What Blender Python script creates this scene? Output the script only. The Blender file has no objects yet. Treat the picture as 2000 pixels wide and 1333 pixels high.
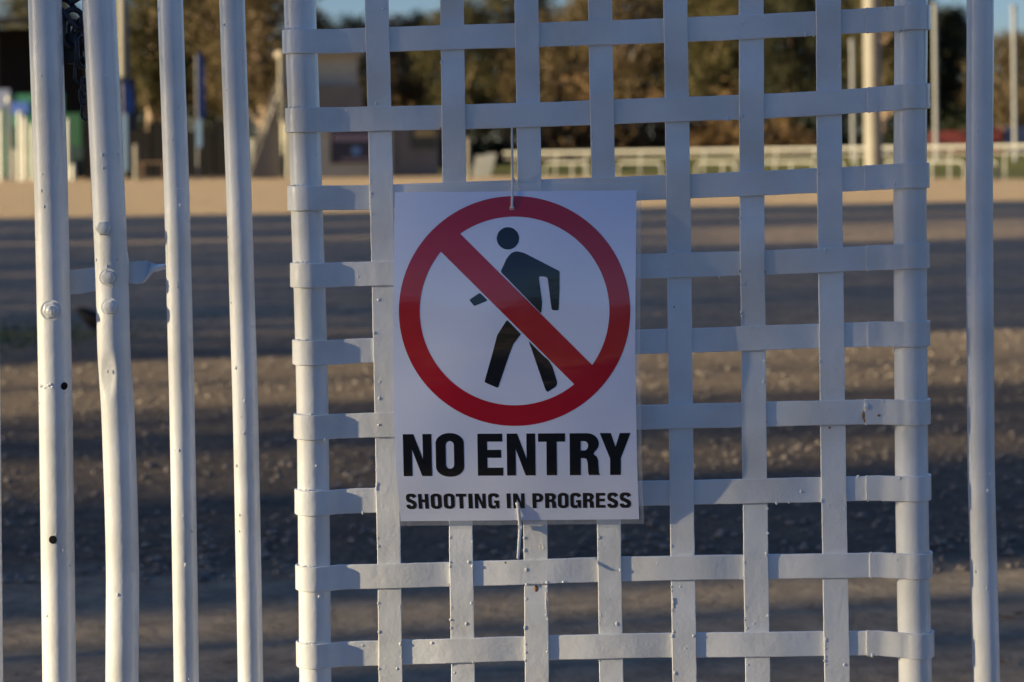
import bpy, bmesh, math, random
from mathutils import Vector, Matrix
from mathutils.geometry import tessellate_polygon
R = math.radians
S = bpy.context.scene
COL = S.collection
rnd = random.Random(7)

# ------------------------------------------------------------------ camera
F = 4255.0            # focal length in pixels of the 2000 px wide photograph
CH = 1.2              # eye height
HOR = 298.0           # horizon row at the middle of the picture
ROLL = R(0.65)
cr, sr = math.cos(ROLL), math.sin(ROLL)
GY = 2.68             # distance of the gate's plane
cd = bpy.data.cameras.new('camera'); cam = bpy.data.objects.new('camera', cd); COL.objects.link(cam)
cd.lens = 50.0; cd.sensor_width = 2000 * 50.0 / F; cd.sensor_fit = 'HORIZONTAL'
cd.shift_y = -(666.5 - HOR) / 2000.0
cd.clip_start = 0.05; cd.clip_end = 3000
cam.matrix_world = Matrix(((cr, sr, 0, 0), (0, 0, -1, 0), (-sr, cr, 0, CH), (0, 0, 0, 1)))
cd.dof.use_dof = True; cd.dof.focus_distance = GY - 0.02; cd.dof.aperture_fstop = 4.4; cd.dof.aperture_blades = 7
S.camera = cam

# ------------------------------------------------------------------ sky, sun, exposure
EL, ALPHA = R(10.0), R(13.0)      # sun height; angle in front of the gate's plane, from the left
TOSUN = Vector((-math.cos(EL) * math.cos(ALPHA), -math.cos(EL) * math.sin(ALPHA), math.sin(EL)))
w = bpy.data.worlds.new('World'); S.world = w; w.use_nodes = True
nt = w.node_tree; bg = nt.nodes['Background']
sky = nt.nodes.new('ShaderNodeTexSky'); sky.sky_type = 'NISHITA'; sky.sun_disc = False
sky.sun_elevation = EL; sky.sun_rotation = math.atan2(TOSUN.x, TOSUN.y) % (2 * math.pi)
sky.air_density = 1.0; sky.dust_density = 0.2; sky.ozone_density = 3.0
tint = nt.nodes.new('ShaderNodeMix'); tint.data_type = 'RGBA'; tint.blend_type = 'MULTIPLY'; tint.inputs['Factor'].default_value = 1
tint.inputs['B'].default_value = (.74, .80, 1.09, 1)          # the camera's cool white balance
nt.links.new(sky.outputs[0], tint.inputs['A']); nt.links.new(tint.outputs['Result'], bg.inputs[0]); bg.inputs[1].default_value = 0.053
ld = bpy.data.lights.new('sun', 'SUN'); ld.energy = 5.0; ld.angle = R(0.53); ld.color = (1.0, 0.835, 0.54)
lo = bpy.data.objects.new('sun', ld); COL.objects.link(lo)
lo.rotation_euler = TOSUN.to_track_quat('Z', 'Y').to_euler(); lo.location = TOSUN * 50
S.view_settings.view_transform = 'Standard'; S.view_settings.look = 'None'
S.view_settings.exposure = 1.4; S.view_settings.gamma = 1.0

# ------------------------------------------------------------------ helpers
def at(px, py, Y):
    """point at distance Y seen at photograph pixel (px, py)"""
    u, v = px - 1000.0, HOR - py
    return Vector(((u * cr + v * sr) * Y / F, Y, CH + (-u * sr + v * cr) * Y / F))
def ground(px, py):
    u, v = px - 1000.0, HOR - py
    zz = -u * sr + v * cr
    return at(px, py, -CH * F / zz)
def lerp(tab, t):
    """piecewise smooth lookup in [(t, v), ...]"""
    if t <= tab[0][0]:
        (a, b), (c, d) = tab[0], tab[1]
        return b + (d - b) * (t - a) / (c - a)
    for (a, b), (c, d) in zip(tab, tab[1:]):
        if t <= c: return b + (d - b) * (t - a) / (c - a)
    (a, b), (c, d) = tab[-2], tab[-1]
    return d + (d - b) * (t - c) / (c - a)
WL = {}
def origin(o):
    return WL.get(o.name, Vector((0, 0, 0)))
class MB:
    def __init__(s): s.v = []; s.f = []; s.m = []
    def add(s, vs, fs, mi=0):
        k = len(s.v); s.v += [tuple(p) for p in vs]
        s.f += [tuple(i + k for i in f) for f in fs]; s.m += [mi] * len(fs); return s
    def box(s, c, d, rot=None, mi=0):
        c = Vector(c); h = Vector(d) / 2; vs = []
        for x in (-1, 1):
            for y in (-1, 1):
                for z in (-1, 1):
                    p = Vector((x * h.x, y * h.y, z * h.z))
                    vs.append(c + (rot @ p if rot else p))
        return s.add(vs, [(0, 1, 3, 2), (4, 6, 7, 5), (0, 4, 5, 1), (2, 3, 7, 6), (0, 2, 6, 4), (1, 5, 7, 3)], mi)
    def tube(s, pts, rad, n=16, cap=True, mi=0, flat=1.0):
        pts = [Vector(p) for p in pts]
        if not isinstance(rad, (list, tuple)): rad = [rad] * len(pts)
        rings = []; up = None
        for i, p in enumerate(pts):
            t = (pts[min(i + 1, len(pts) - 1)] - pts[max(i - 1, 0)]).normalized()
            if up is None:
                up = Vector((0, 1, 0)) if abs(t.y) < .9 else Vector((1, 0, 0))
            a = (up - t * up.dot(t)).normalized(); up = a; b = t.cross(a)
            rings.append([p + (a * math.cos(2 * math.pi * k / n) + b * flat * math.sin(2 * math.pi * k / n)) * rad[i] for k in range(n)])
        vs = [q for r in rings for q in r]; fs = []
        for i in range(len(pts) - 1):
            for k in range(n):
                fs.append((i * n + k, i * n + (k + 1) % n, (i + 1) * n + (k + 1) % n, (i + 1) * n + k))
        if cap:
            fs.append(tuple(reversed(range(n)))); fs.append(tuple((len(pts) - 1) * n + k for k in range(n)))
        return s.add(vs, fs, mi)
    def ring(s, c, ax, up, r1, r2, h, n=24):
        pass
    def blob(s, c, r, sq=(1, 1, 1), seg=8, mi=0):
        c = Vector(c); vs = []; fs = []; rows = seg // 2
        for i in range(rows + 1):
            th = math.pi * i / rows
            for k in range(seg):
                ph = 2 * math.pi * k / seg
                vs.append(c + Vector((math.sin(th) * math.cos(ph) * sq[0], math.sin(th) * math.sin(ph) * sq[1], math.cos(th) * sq[2])) * r)
        for i in range(rows):
            for k in range(seg):
                fs.append((i * seg + k, (i + 1) * seg + k, (i + 1) * seg + (k + 1) % seg, i * seg + (k + 1) % seg))
        return s.add(vs, fs, mi)
    def prism(s, poly, c, ax, ay, az, h, mi=0):
        """extrude 2-D polygon (in axes ax, ay at c) by h along az"""
        c = Vector(c); n = len(poly)
        vs = [c + ax * x + ay * y for x, y in poly] + [c + ax * x + ay * y + az * h for x, y in poly]
        fs = [tuple(reversed(range(n))), tuple(range(n, 2 * n))] + [(i, (i + 1) % n, n + (i + 1) % n, n + i) for i in range(n)]
        return s.add(vs, fs, mi)
    def build(s, name, mats, parent=None, loc=None, smooth=True, fix=True):
        me = bpy.data.meshes.new(name)
        root = None
        if parent is not None:
            off = origin(parent)
        else:
            off = Vector(loc) if loc is not None else Vector((0, 0, 0))
        me.from_pydata([(x - off.x, y - off.y, z - off.z) for x, y, z in s.v], [], s.f)
        if not isinstance(mats, (list, tuple)): mats = [mats]
        for m in mats: me.materials.append(m)
        if len(mats) > 1: me.polygons.foreach_set('material_index', s.m)
        if fix:
            b = bmesh.new(); b.from_mesh(me); bmesh.ops.recalc_face_normals(b, faces=b.faces); b.to_mesh(me); b.free()
        if smooth:
            me.polygons.foreach_set('use_smooth', [True] * len(me.polygons))
            try: me.set_sharp_from_angle(angle=R(40))
            except Exception: pass
        me.update()
        o = bpy.data.objects.new(name, me); COL.objects.link(o)
        if parent is not None: o.parent = parent
        else: o.location = off
        WL[o.name] = off
        return o
def tag(o, label=None, cat=None, group=None, kind=None):
    if label: o['label'] = label
    if cat: o['category'] = cat
    if group: o['group'] = group
    if kind: o['kind'] = kind
    return o
def thing(name, loc, label, cat, group=None):
    o = bpy.data.objects.new(name, None); COL.objects.link(o); o.location = loc; o.empty_display_size = 0.1
    WL[o.name] = Vector(loc)
    return tag(o, label, cat, group)
def copy_tree(o, loc, rz=0.0, sc=(1, 1, 1), label=None):
    def rec(a, p):
        c = a.copy(); COL.objects.link(c)
        if p is not None: c.parent = p
        for ch in a.children: rec(ch, c)
        return c
    c = rec(o, None); c.location = loc; c.rotation_euler = (0, 0, rz); c.scale = sc
    if label: c['label'] = label
    return c

# ------------------------------------------------------------------ materials
def mat(name, col, rough=.6, spec=.5, metal=0, noise=None, bump=None, coat=0, sheen=0):
    """noise = (scale, amount, colour2); bump = list of (scale, distance)"""
    m = bpy.data.materials.new(name); m.use_nodes = True
    t = m.node_tree; p = t.nodes['Principled BSDF']
    p.inputs['Base Color'].default_value = (*col, 1); p.inputs['Roughness'].default_value = rough
    p.inputs['Metallic'].default_value = metal; p.inputs['Specular IOR Level'].default_value = spec
    p.inputs['Coat Weight'].default_value = coat; p.inputs['Coat Roughness'].default_value = .08
    tc = t.nodes.new('ShaderNodeTexCoord')
    if noise:
        n = t.nodes.new('ShaderNodeTexNoise'); n.inputs['Scale'].default_value = noise[0]; n.inputs['Detail'].default_value = 6
        t.links.new(tc.outputs['Object'], n.inputs['Vector'])
        r = t.nodes.new('ShaderNodeValToRGB'); r.color_ramp.elements[0].position = .5 - noise[1]; r.color_ramp.elements[1].position = .5 + noise[1]
        r.color_ramp.elements[0].color = (*col, 1); r.color_ramp.elements[1].color = (*noise[2], 1)
        t.links.new(n.outputs['Fac'], r.inputs[0]); t.links.new(r.outputs[0], p.inputs['Base Color'])
    if bump:
        prev = None
        for sc, dist in bump:
            n = t.nodes.new('ShaderNodeTexNoise'); n.inputs['Scale'].default_value = sc; n.inputs['Detail'].default_value = 4
            t.links.new(tc.outputs['Object'], n.inputs['Vector'])
            b = t.nodes.new('ShaderNodeBump'); b.inputs['Distance'].default_value = dist; b.inputs['Strength'].default_value = 1
            t.links.new(n.outputs['Fac'], b.inputs['Height'])
            if prev: t.links.new(prev.outputs[0], b.inputs['Normal'])
            prev = b
        t.links.new(prev.outputs[0], p.inputs['Normal'])
    return m
def leafmat(name, c1, c2, scale=.6, trans=.4):
    m = mat(name, c1, .75, .15, noise=(scale, .16, c2))
    t = m.node_tree; p = t.nodes['Principled BSDF']
    tr = t.nodes.new('ShaderNodeBsdfTranslucent'); mx = t.nodes.new('ShaderNodeMixShader'); mx.inputs[0].default_value = trans
    src = p.inputs['Base Color'].links[0].from_socket
    t.links.new(src, tr.inputs[0]); t.links.new(p.outputs[0], mx.inputs[1]); t.links.new(tr.outputs[0], mx.inputs[2])
    t.links.new(mx.outputs[0], t.nodes['Material Output'].inputs[0])
    return m
def paint_mat():
    m = mat('white_gloss_paint', (.80, .80, .79), .34, .5, bump=[(48, .0009), (240, .00026)], coat=.45)
    t = m.node_tree; p = t.nodes['Principled BSDF']; tc = [n for n in t.nodes if n.type == 'TEX_COORD'][0]
    # faint grime
    n = t.nodes.new('ShaderNodeTexNoise'); n.inputs['Scale'].default_value = 9; n.inputs['Detail'].default_value = 8
    t.links.new(tc.outputs['Object'], n.inputs['Vector'])
    r = t.nodes.new('ShaderNodeValToRGB'); r.color_ramp.elements[0].position = .35; r.color_ramp.elements[1].position = .6
    r.color_ramp.elements[0].color = (.68, .675, .645, 1); r.color_ramp.elements[1].color = (.81, .81, .80, 1)
    t.links.new(n.outputs['Fac'], r.inputs[0])
    # rare rust freckles
    v = t.nodes.new('ShaderNodeTexVoronoi'); v.inputs['Scale'].default_value = 38
    t.links.new(tc.outputs['Object'], v.inputs['Vector'])
    sx = t.nodes.new('ShaderNodeSeparateColor'); t.links.new(v.outputs['Color'], sx.inputs[0])
    a = t.nodes.new('ShaderNodeMath'); a.operation = 'GREATER_THAN'; a.inputs[1].default_value = .965; t.links.new(sx.outputs[0], a.inputs[0])
    b = t.nodes.new('ShaderNodeMath'); b.operation = 'LESS_THAN'; b.inputs[1].default_value = .055; t.links.new(v.outputs['Distance'], b.inputs[0])
    c = t.nodes.new('ShaderNodeMath'); c.operation = 'MULTIPLY'; t.links.new(a.outputs[0], c.inputs[0]); t.links.new(b.outputs[0], c.inputs[1])
    mx = t.nodes.new('ShaderNodeMix'); mx.data_type = 'RGBA'
    t.links.new(c.outputs[0], mx.inputs['Factor']); t.links.new(r.outputs[0], mx.inputs['A']); mx.inputs['B'].default_value = (.30, .17, .08, 1)
    t.links.new(mx.outputs['Result'], p.inputs['Base Color'])
    rr = t.nodes.new('ShaderNodeMapRange'); rr.inputs['To Min'].default_value = .22; rr.inputs['To Max'].default_value = .40
    t.links.new(n.outputs['Fac'], rr.inputs['Value']); t.links.new(rr.outputs[0], p.inputs['Roughness'])
    return m
PAINT = paint_mat()
RUST = mat('rust', (.22, .10, .04), .9, .2, noise=(300, .2, (.40, .20, .07)))
FLAKE = mat('bare_primer', (.62, .55, .52), .7, .3, noise=(200, .2, (.72, .66, .63)))
HOLE = mat('hole_shade', (.012, .012, .013), .9, .1)  # near-black stands for the shade inside the drilled holes
DARKSTEEL = mat('dark_steel', (.035, .04, .05), .4, .5, .6, noise=(90, .2, (.07, .07, .08)), bump=[(200, .0004)])
PADLOCK = mat('padlock_black', (.012, .012, .014), .45, .5)

# ================================================================== the ground
def ground_mat():
    m = bpy.data.materials.new('racecourse_ground'); m.use_nodes = True
    t = m.node_tree; p = t.nodes['Principled BSDF']; p.inputs['Roughness'].default_value = .95; p.inputs['Specular IOR Level'].default_value = .15
    geo = t.nodes.new('ShaderNodeNewGeometry'); sep = t.nodes.new('ShaderNodeSeparateXYZ'); t.links.new(geo.outputs['Position'], sep.inputs[0])
    def noise(sc, det=8, rough=.6, vec=None):
        n = t.nodes.new('ShaderNodeTexNoise'); n.inputs['Scale'].default_value = sc; n.inputs['Detail'].default_value = det; n.inputs['Roughness'].default_value = rough
        t.links.new(vec or geo.outputs['Position'], n.inputs['Vector']); return n
    def ramp(n, a, b, c1, c2):
        r = t.nodes.new('ShaderNodeValToRGB'); e = r.color_ramp.elements
        e[0].position = a; e[1].position = b; e[0].color = (*c1, 1); e[1].color = (*c2, 1); t.links.new(n.outputs[0], r.inputs[0]); return r
    def mix(f, a, b):
        x = t.nodes.new('ShaderNodeMix'); x.data_type = 'RGBA'; t.links.new(f, x.inputs['Factor']); t.links.new(a, x.inputs['A']); t.links.new(b, x.inputs['B']); return x.outputs['Result']
    def zone(y0, y1, wob=.6, sc=.8):
        n = noise(sc, 3); s1 = t.nodes.new('ShaderNodeMath'); s1.operation = 'MULTIPLY_ADD'; s1.inputs[1].default_value = wob; t.links.new(n.outputs[0], s1.inputs[0]); t.links.new(sep.outputs['Y'], s1.inputs[2])
        r = t.nodes.new('ShaderNodeMapRange'); r.interpolation_type = 'SMOOTHSTEP'; r.inputs['From Min'].default_value = y0 + wob / 2; r.inputs['From Max'].default_value = y1 + wob / 2; t.links.new(s1.outputs[0], r.inputs['Value']); return r.outputs[0]
    road = ramp(noise(14), .3, .7, (.37, .295, .21), (.51, .41, .30)).outputs[0]
    grav = ramp(noise(38), .3, .7, (.125, .098, .07), (.30, .23, .165)).outputs[0]
    dirt = ramp(noise(3.5), .3, .7, (.36, .27, .185), (.54, .405, .275)).outputs[0]
    sand = ramp(noise(.9), .3, .7, (.52, .375, .215), (.64, .46, .27)).outputs[0]
    c = mix(zone(6.1, 6.5, .3, 2), road, grav)
    c = mix(zone(12.0, 16, 2), c, dirt)
    c = mix(zone(36, 46, 4, .2), c, sand)
    blot = ramp(noise(6.5, 10, .7), .36, .64, (.62, .62, .63), (1.25, 1.22, 1.16)).outputs[0]      # damp and dusty patches
    mm = t.nodes.new('ShaderNodeMix'); mm.data_type = 'RGBA'; mm.blend_type = 'MULTIPLY'; mm.inputs['Factor'].default_value = .8
    t.links.new(c, mm.inputs['A']); t.links.new(blot, mm.inputs['B']); c = mm.outputs['Result']
    t.links.new(c, p.inputs['Base Color'])
    b1 = t.nodes.new('ShaderNodeBump'); b1.inputs['Distance'].default_value = .045; t.links.new(noise(26, 10, .65).outputs[0], b1.inputs['Height'])
    b2 = t.nodes.new('ShaderNodeBump'); b2.inputs['Distance'].default_value = .10; t.links.new(noise(2.2, 6).outputs[0], b2.inputs['Height']); t.links.new(b1.outputs[0], b2.inputs['Normal'])
    t.links.new(b2.outputs[0], p.inputs['Normal'])
    return m
GM = ground_mat()
g = MB().add([(-900, -300, 0), (900, -300, 0), (900, 1500, 0), (-900, 1500, 0)], [(0, 1, 2, 3)]).build('ground', GM, smooth=False)
tag(g, kind='structure')

# line of the white running rail over the ground, far left to near right
RA, RB = ground(1060, 345), ground(1963, 350)
RD = (RB - RA).normalized(); RN = Vector((-RD.y, RD.x, 0))
if RN.y < 0: RN = -RN
GRASS = mat('green_turf', (.095, .105, .022), .9, .2, noise=(1.2, .2, (.14, .13, .036)), bump=[(18, .06)])
gq = [RA - RD * 60 + RN * 1.0, RB + RD * 120 + RN * 1.0, RB + RD * 120 + RN * 400, RA - RD * 60 + RN * 400]
gq = [RA - RD * 60 + RN * .6, RB + RD * 120 + RN * .6, RB + RD * 120 + RN * 20, RA - RD * 60 + RN * 20, RB + RD * 120 + RN * 400, RA - RD * 60 + RN * 400]
g = MB().add([(p.x, p.y, z) for p, z in zip(gq, (.004, .004, .78, .78, .85, .85))], [(0, 1, 2, 3), (3, 2, 4, 5)]).build('turf', GRASS, smooth=False); tag(g, kind='structure')

# loose gravel, uncounted
mb = MB(); rg = random.Random(3)
for _ in range(9000):
    d = 6.15 + 10.5 * rg.random() ** 1.5; x = (rg.random() * 2 - 1) * (.27 * d + .5)
    r = .005 + .016 * rg.random() ** 2.5; a = rg.random() * 6.28
    c, s_ = math.cos(a) * r, math.sin(a) * r; e = .6 + .6 * rg.random()
    mb.add([(x + c, d + s_, r * .3), (x - s_ * e, d + c * e, r * .3), (x - c, d - s_, r * .3), (x + s_ * e, d - c * e, r * .3), (x, d, r * .9), (x, d, -r * .2)],
           [(0, 1, 4), (1, 2, 4), (2, 3, 4), (3, 0, 4), (1, 0, 5), (2, 1, 5), (3, 2, 5), (0, 3, 5)])
STONE = mat('grey_stone', (.14, .125, .11), .9, .2, noise=(14, .2, (.36, .30, .24)))
tag(mb.build('gravel', STONE, smooth=False, fix=False), kind='stuff')

# dry leaves lying on the track just past the gate
LEAF = mat('dry_leaf', (.09, .055, .03), .8, .2, noise=(60, .2, (.16, .09, .045)))
leaf_me = None
for k, (px, py, sz) in enumerate([(1965, 1212, .034), (1990, 1205, .03), (1585, 1190, .018), (1495, 1238, .014), (560, 1298, .016), (455, 1206, .018), (535, 1172, .02), (1230, 1090, .014), (965, 1198, .016), (100, 1180, .012), (445, 1300, .014), (1680, 1240, .016), (1850, 1245, .018), (1960, 1300, .016)]):
    p = ground(px, py)
    if leaf_me is None:
        mb = MB(); pts = []
        for i in range(9):
            tt = i / 8; wd = math.sin(math.pi * tt) * .24
            for j in (-1, 0, 1): pts.append((tt * 2 - 1, j * wd, .25 * (tt - .5) ** 2 + (.12 if j else .02)))
        fs = [(i * 3 + j, i * 3 + j + 1, i * 3 + j + 4, i * 3 + j + 3) for i in range(8) for j in range(2)]
        o = mb.add(pts, fs).build('dry_leaf', LEAF); leaf_me = o
    else:
        o = leaf_me.copy(); COL.objects.link(o)
    o.location = (p.x, p.y, .006); o.scale = (sz, sz, sz); o.rotation_euler = (.1, .1, rnd.random() * 6.28)
    tag(o, 'small dry brown leaf lying on the pale track just past the gate', 'leaf', 'dry leaves scattered on the track')

# patch of weeds by the bird
mb = MB(); rg = random.Random(5); pc = ground(60, 660)
for _ in range(1300):
    q = abs(rg.gauss(0, .45)); x, y = pc.x + rg.gauss(-.12, .42), pc.y + rg.gauss(0, .55); h = .012 + .04 * rg.random(); b = rg.random() * 6.28
    dx, dy = math.cos(b) * .006, math.sin(b) * .006
    mb.add([(x - dx, y - dy, 0), (x + dx, y + dy, 0), (x + dy * 4 * rg.random(), y - dx * 4, h)], [(0, 1, 2)])
tag(mb.build('grass', leafmat('weed_green', (.07, .11, .05), (.10, .13, .06), 5), smooth=False, fix=False), kind='stuff')

# ================================================================== the gate
SX = GY / F                                    # metres per photograph pixel on the gate
def pipe_pts(tab, z0, z1, Y=GY, step=.02):
    """centre line through the measured points, straight on beyond the picture"""
    pts = [at(x, y, Y) for y, x in tab]
    zs = sorted((p.z, p.x) for p in pts)
    n = max(2, int((z1 - z0) / step)); out = []
    lo_, hi_ = zs[0], zs[-1]
    for i in range(n + 1):
        z = z0 + (z1 - z0) * i / n
        if z < lo_[0]: x = lo_[1]
        elif z > hi_[0]: x = hi_[1] + (z - hi_[0]) * -.006
        else: x = lerp(zs, z)
        out.append(Vector((x, Y, z)))
    for _ in range(6):
        out = [out[0]] + [Vector(((a.x + 2 * b.x + c.x) / 4, b.y, b.z)) for a, b, c in zip(out, out[1:], out[2:])] + [out[-1]]
    return out
ZB, ZT = .16, 1.66
T_P0 = [(0, -31), (640, -26), (1333, -19)]
T_P1 = [(0, 87.5), (370, 100), (800, 109), (1333, 116)]
T_P2 = [(0, 193), (370, 211), (558, 219), (690, 222), (800, 230), (1000, 237), (1120, 239.5), (1333, 238)]
T_P3 = [(0, 332), (370, 345), (800, 355.5), (1333, 364)]
T_P4 = [(0, 452.7), (370, 466.3), (800, 479.5), (1333, 489.7)]
T_FL = [(0, 585), (265, 595.5), (400, 598.5), (570, 605), (760, 610), (1015, 613), (1333, 616)]
T_FR = [(0, 1779.5), (240, 1778), (390, 1777), (650, 1778.5), (1000, 1781), (1333, 1788)]
T_PR = [(0, 1915), (400, 1912.5), (940, 1916.5), (1333, 1927)]
RP1, RP2, RP3, RF = 32.5 * SX, 32.3 * SX, 24.8 * SX, 31.2 * SX
def add_nubs(mb, pts, rad, n, seed, front=True):
    """paint runs and beads on a pipe"""
    q = random.Random(seed)
    for _ in range(n):
        p = pts[q.randrange(len(pts))]; a = R(q.uniform(-70, 60)); r = q.uniform(.0006, .0016)
        mb.blob((p.x + math.sin(a) * rad, p.y - math.cos(a) * rad, p.z), r, (1, .7, 1.6), 8)
gl = thing('tubular_gate', at(100, 1333, GY) * 1.0, 'white tubular gate section at the left edge, bolted stile with drilled holes', 'gate')
gl.location.z = 0; WL[gl.name] = Vector(gl.location)
gr = thing('tubular_gate', at(1200, 1333, GY), 'wide white gate of tubes and a woven flat strap panel carrying the sign', 'gate')
gr.location.z = 0; WL[gr.name] = Vector(gr.location)

def hexbolt(c, r, h, n=6, rot=0.2, washer=True):
    """painted bolt head facing the camera, c on the pipe's front"""
    mb = MB(); ax, ay, az = Vector((1, 0, 0)), Vector((0, 0, 1)), Vector((0, -1, 0))
    if washer:
        mb.prism([(math.cos(2 * math.pi * k / 28) * r * 1.22, math.sin(2 * math.pi * k / 28) * r * 1.22) for k in range(28)], c, ax, ay, az, .003)
    # rounded hexagon, softened by layers of paint
    pr = []
    for k in range(36):
        a = 2 * math.pi * k / 36 + rot; m = (a - rot) % (math.pi / 3) - math.pi / 6
        pr.append((a, r * (.2 + .8 * math.cos(math.pi / 6) / math.cos(m))))
    c = Vector(c); lay = [(0, 1.03), (h * .75, 1.0), (h * .93, .93), (h, .8)]
    vs = []
    for hh, sc in lay:
        vs += [c + ax * math.cos(a) * q * sc + ay * math.sin(a) * q * sc + az * hh for a, q in pr]
    fs = [(i * 36 + k, i * 36 + (k + 1) % 36, (i + 1) * 36 + (k + 1) % 36, (i + 1) * 36 + k) for i in range(3) for k in range(36)] + [tuple(range(108, 144))]
    mb.add(vs, fs)
    return mb
def hole_disc(px, py, r, tab, rp):
    """dark drilled hole: a recessed cup in the pipe's front wall"""
    cx = at(lerp(tab, py), py, GY).x; p = at(px, py, GY - rp * .9); dx = p.x - cx
    yf = GY - math.sqrt(max(rp * rp - dx * dx, 0)); nrm = Vector((dx, yf - GY, 0)).normalized()
    ax = Vector((-nrm.y, nrm.x, 0)); ay = Vector((0, 0, 1)); c = Vector((p.x, yf, p.z)) + nrm * .0004
    mb = MB(); n = 24
    vs = []
    for k in range(n):
        ca, sa = math.cos(2 * math.pi * k / n), math.sin(2 * math.pi * k / n)
        u = ax * ca * r
        q = c + u + ay * sa * r
        # follow the pipe's curve
        ddx = q.x - cx; q.y = GY - math.sqrt(max((rp + .0005) ** 2 - ddx * ddx, 0))
        vs.append(q)
    mb.add(vs + [c], [(k, (k + 1) % n, n) for k in range(n)])
    return mb

# --- left leaf
p1 = pipe_pts(T_P1, ZB, ZT); mb = MB().tube(p1, RP1, 36); add_nubs(mb, p1, RP1, 26, 1)
for k in range(9):   # worn patch beside the hole
    a = at(82 + k * 3.4, 751 + rnd.uniform(-5, 5), GY); cx = at(lerp(T_P1, 752), 752, GY).x
    mb.blob((a.x, GY - math.sqrt(RP1 ** 2 - (a.x - cx) ** 2), a.z), rnd.uniform(.001, .0026), (1, .45, 1))
stile1 = mb.build('stile', PAINT, gl)
p0 = pipe_pts(T_P0, ZB, ZT); MB().tube(p0, RP3, 32).build('infill_bar', PAINT, gl)
for k in range(6):
    q = [p + Vector((-.079 * (k + 1), 0, 0)) for p in p0]
    MB().tube([q[0], q[-1]], RP3, 20).build('infill_bar', PAINT, gl)
MB().tube([(p1[0].x, GY, ZB), (p1[0].x - .7, GY, ZB)], .021, 20).build('bottom_rail', PAINT, gl)
MB().tube([(p1[-1].x, GY, ZT), (p1[-1].x - .7, GY, ZT)], .021, 20).build('top_rail', PAINT, gl)
c = at(98, 607, GY - RP1 - .004); c.y = GY - RP1 + .003
mb = hexbolt(c, .0105, .005, washer=True); mb.blob(c + Vector((0, -.006, 0)), .0058, (1, .9, 1), 12)
mb.blob(c + Vector((.002, -.0095, -.002)), .0025, (1, .9, 1.5), 8)
mb.build('bolt', PAINT, stile1)
hole_disc(124, 755, 7.5 * SX, T_P1, RP1).build('bolt_hole_shade', HOLE, stile1)
hole_disc(104, 1054, 8.0 * SX, T_P1, RP1).build('bolt_hole_shade', HOLE, stile1)

# --- right leaf: stile, bars, panel
p2 = pipe_pts(T_P2, ZB, ZT, step=.008)
mb = MB().tube(p2, RP2, 44); add_nubs(mb, p2, RP2, 22, 2)
# the dent below the bolts: push the wall in along an upright oval
dc = at(210, 733, GY - RP2); cxd = at(lerp(T_P2, 733), 733, GY).x
for i, v in enumerate(mb.v[:44 * len(p2)]):
    if v[1] < GY:
        e = ((v[0] - dc.x) / .0075) ** 2 + ((v[2] - dc.z) / .021) ** 2
        if e < 2.2:
            mb.v[i] = (v[0], v[1] + .0035 * math.cos(min(e / 2.2, 1) * math.pi / 2) ** 2, v[2])
cc = at(lerp(T_P2, 528), 528, GY)        # swelling where the latch is clamped on
mb.blob((cc.x + RP2 * .52, GY, cc.z), RP2 * .56, (1, 1, .040 / (RP2 * .56)), 24)
stile2 = mb.build('stile', PAINT, gr)
for (px, py, r, ws) in ((202, 446, 14, False), (211, 542, 14, True), (215, 600, 14, True)):
    c = at(px, py, GY - RP2); c.y = GY - RP2 + .002
    hexbolt(c, r * SX, .0085, rot=.2 + py, washer=ws).build('bolt', PAINT, stile2)
for tab, sd in ((T_P3, 3), (T_P4, 4), (T_PR, 5)):
    pp = pipe_pts(tab, ZB, ZT); rr = RP3 if tab is not T_PR else 26.3 * SX
    mb = MB().tube(pp, rr, 36); add_nubs(mb, pp, rr, 24, sd); mb.build('infill_bar', PAINT, gr)
pr_ = pipe_pts(T_PR, ZB, ZT)
for k in range(7):
    MB().tube([pr_[0] + Vector((.079 * (k + 1), 0, 0)), pr_[-1] + Vector((.079 * (k + 1), 0, 0))], RP3, 20).build('infill_bar', PAINT, gr)
MB().tube([(p2[0].x, GY, ZB), (pr_[0].x + .62, GY, ZB)], .021, 20).build('bottom_rail', PAINT, gr)
MB().tube([(p2[-1].x, GY, ZT), (pr_[-1].x + .62, GY, ZT)], .021, 20).build('top_rail', PAINT, gr)
# latch: flat bar behind the stile, twisted through a right angle before the next bar
YB = GY + .012
mb = MB()
secs = [(128, 553, 24, 2), (160, 550, 24, 2), (190, 545, 23, 2), (220, 539, 23, 2), (250, 533, 20, 2), (272, 533, 23, 10), (284, 531, 19, 35), (293, 528, 12, 62), (302, 525, 9, 84), (325, 521, 9, 89), (360, 517, 9, 89)]
vs = []
for px, py, hh, tw in secs:
    c = at(px, py, YB if px > 240 else YB + .004); tw = R(tw); hw = (hh if tw < R(30) else 23) * SX; th = .0028
    a = Vector((0, math.sin(tw), math.cos(tw))); b = Vector((0, -math.cos(tw), math.sin(tw)))
    vs += [c + a * hw + b * th, c - a * hw + b * th, c - a * hw - b * th, c + a * hw - b * th]
fs = [(0, 1, 2, 3)] + [(i * 4 + k, i * 4 + (k + 1) % 4, i * 4 + 4 + (k + 1) % 4, i * 4 + 4 + k) for i in range(len(secs) - 1) for k in range(4)] + [tuple((len(secs) - 1) * 4 + k for k in (3, 2, 1, 0))]
mb.add(vs, fs).build('latch_bar', PAINT, gr)
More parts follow.
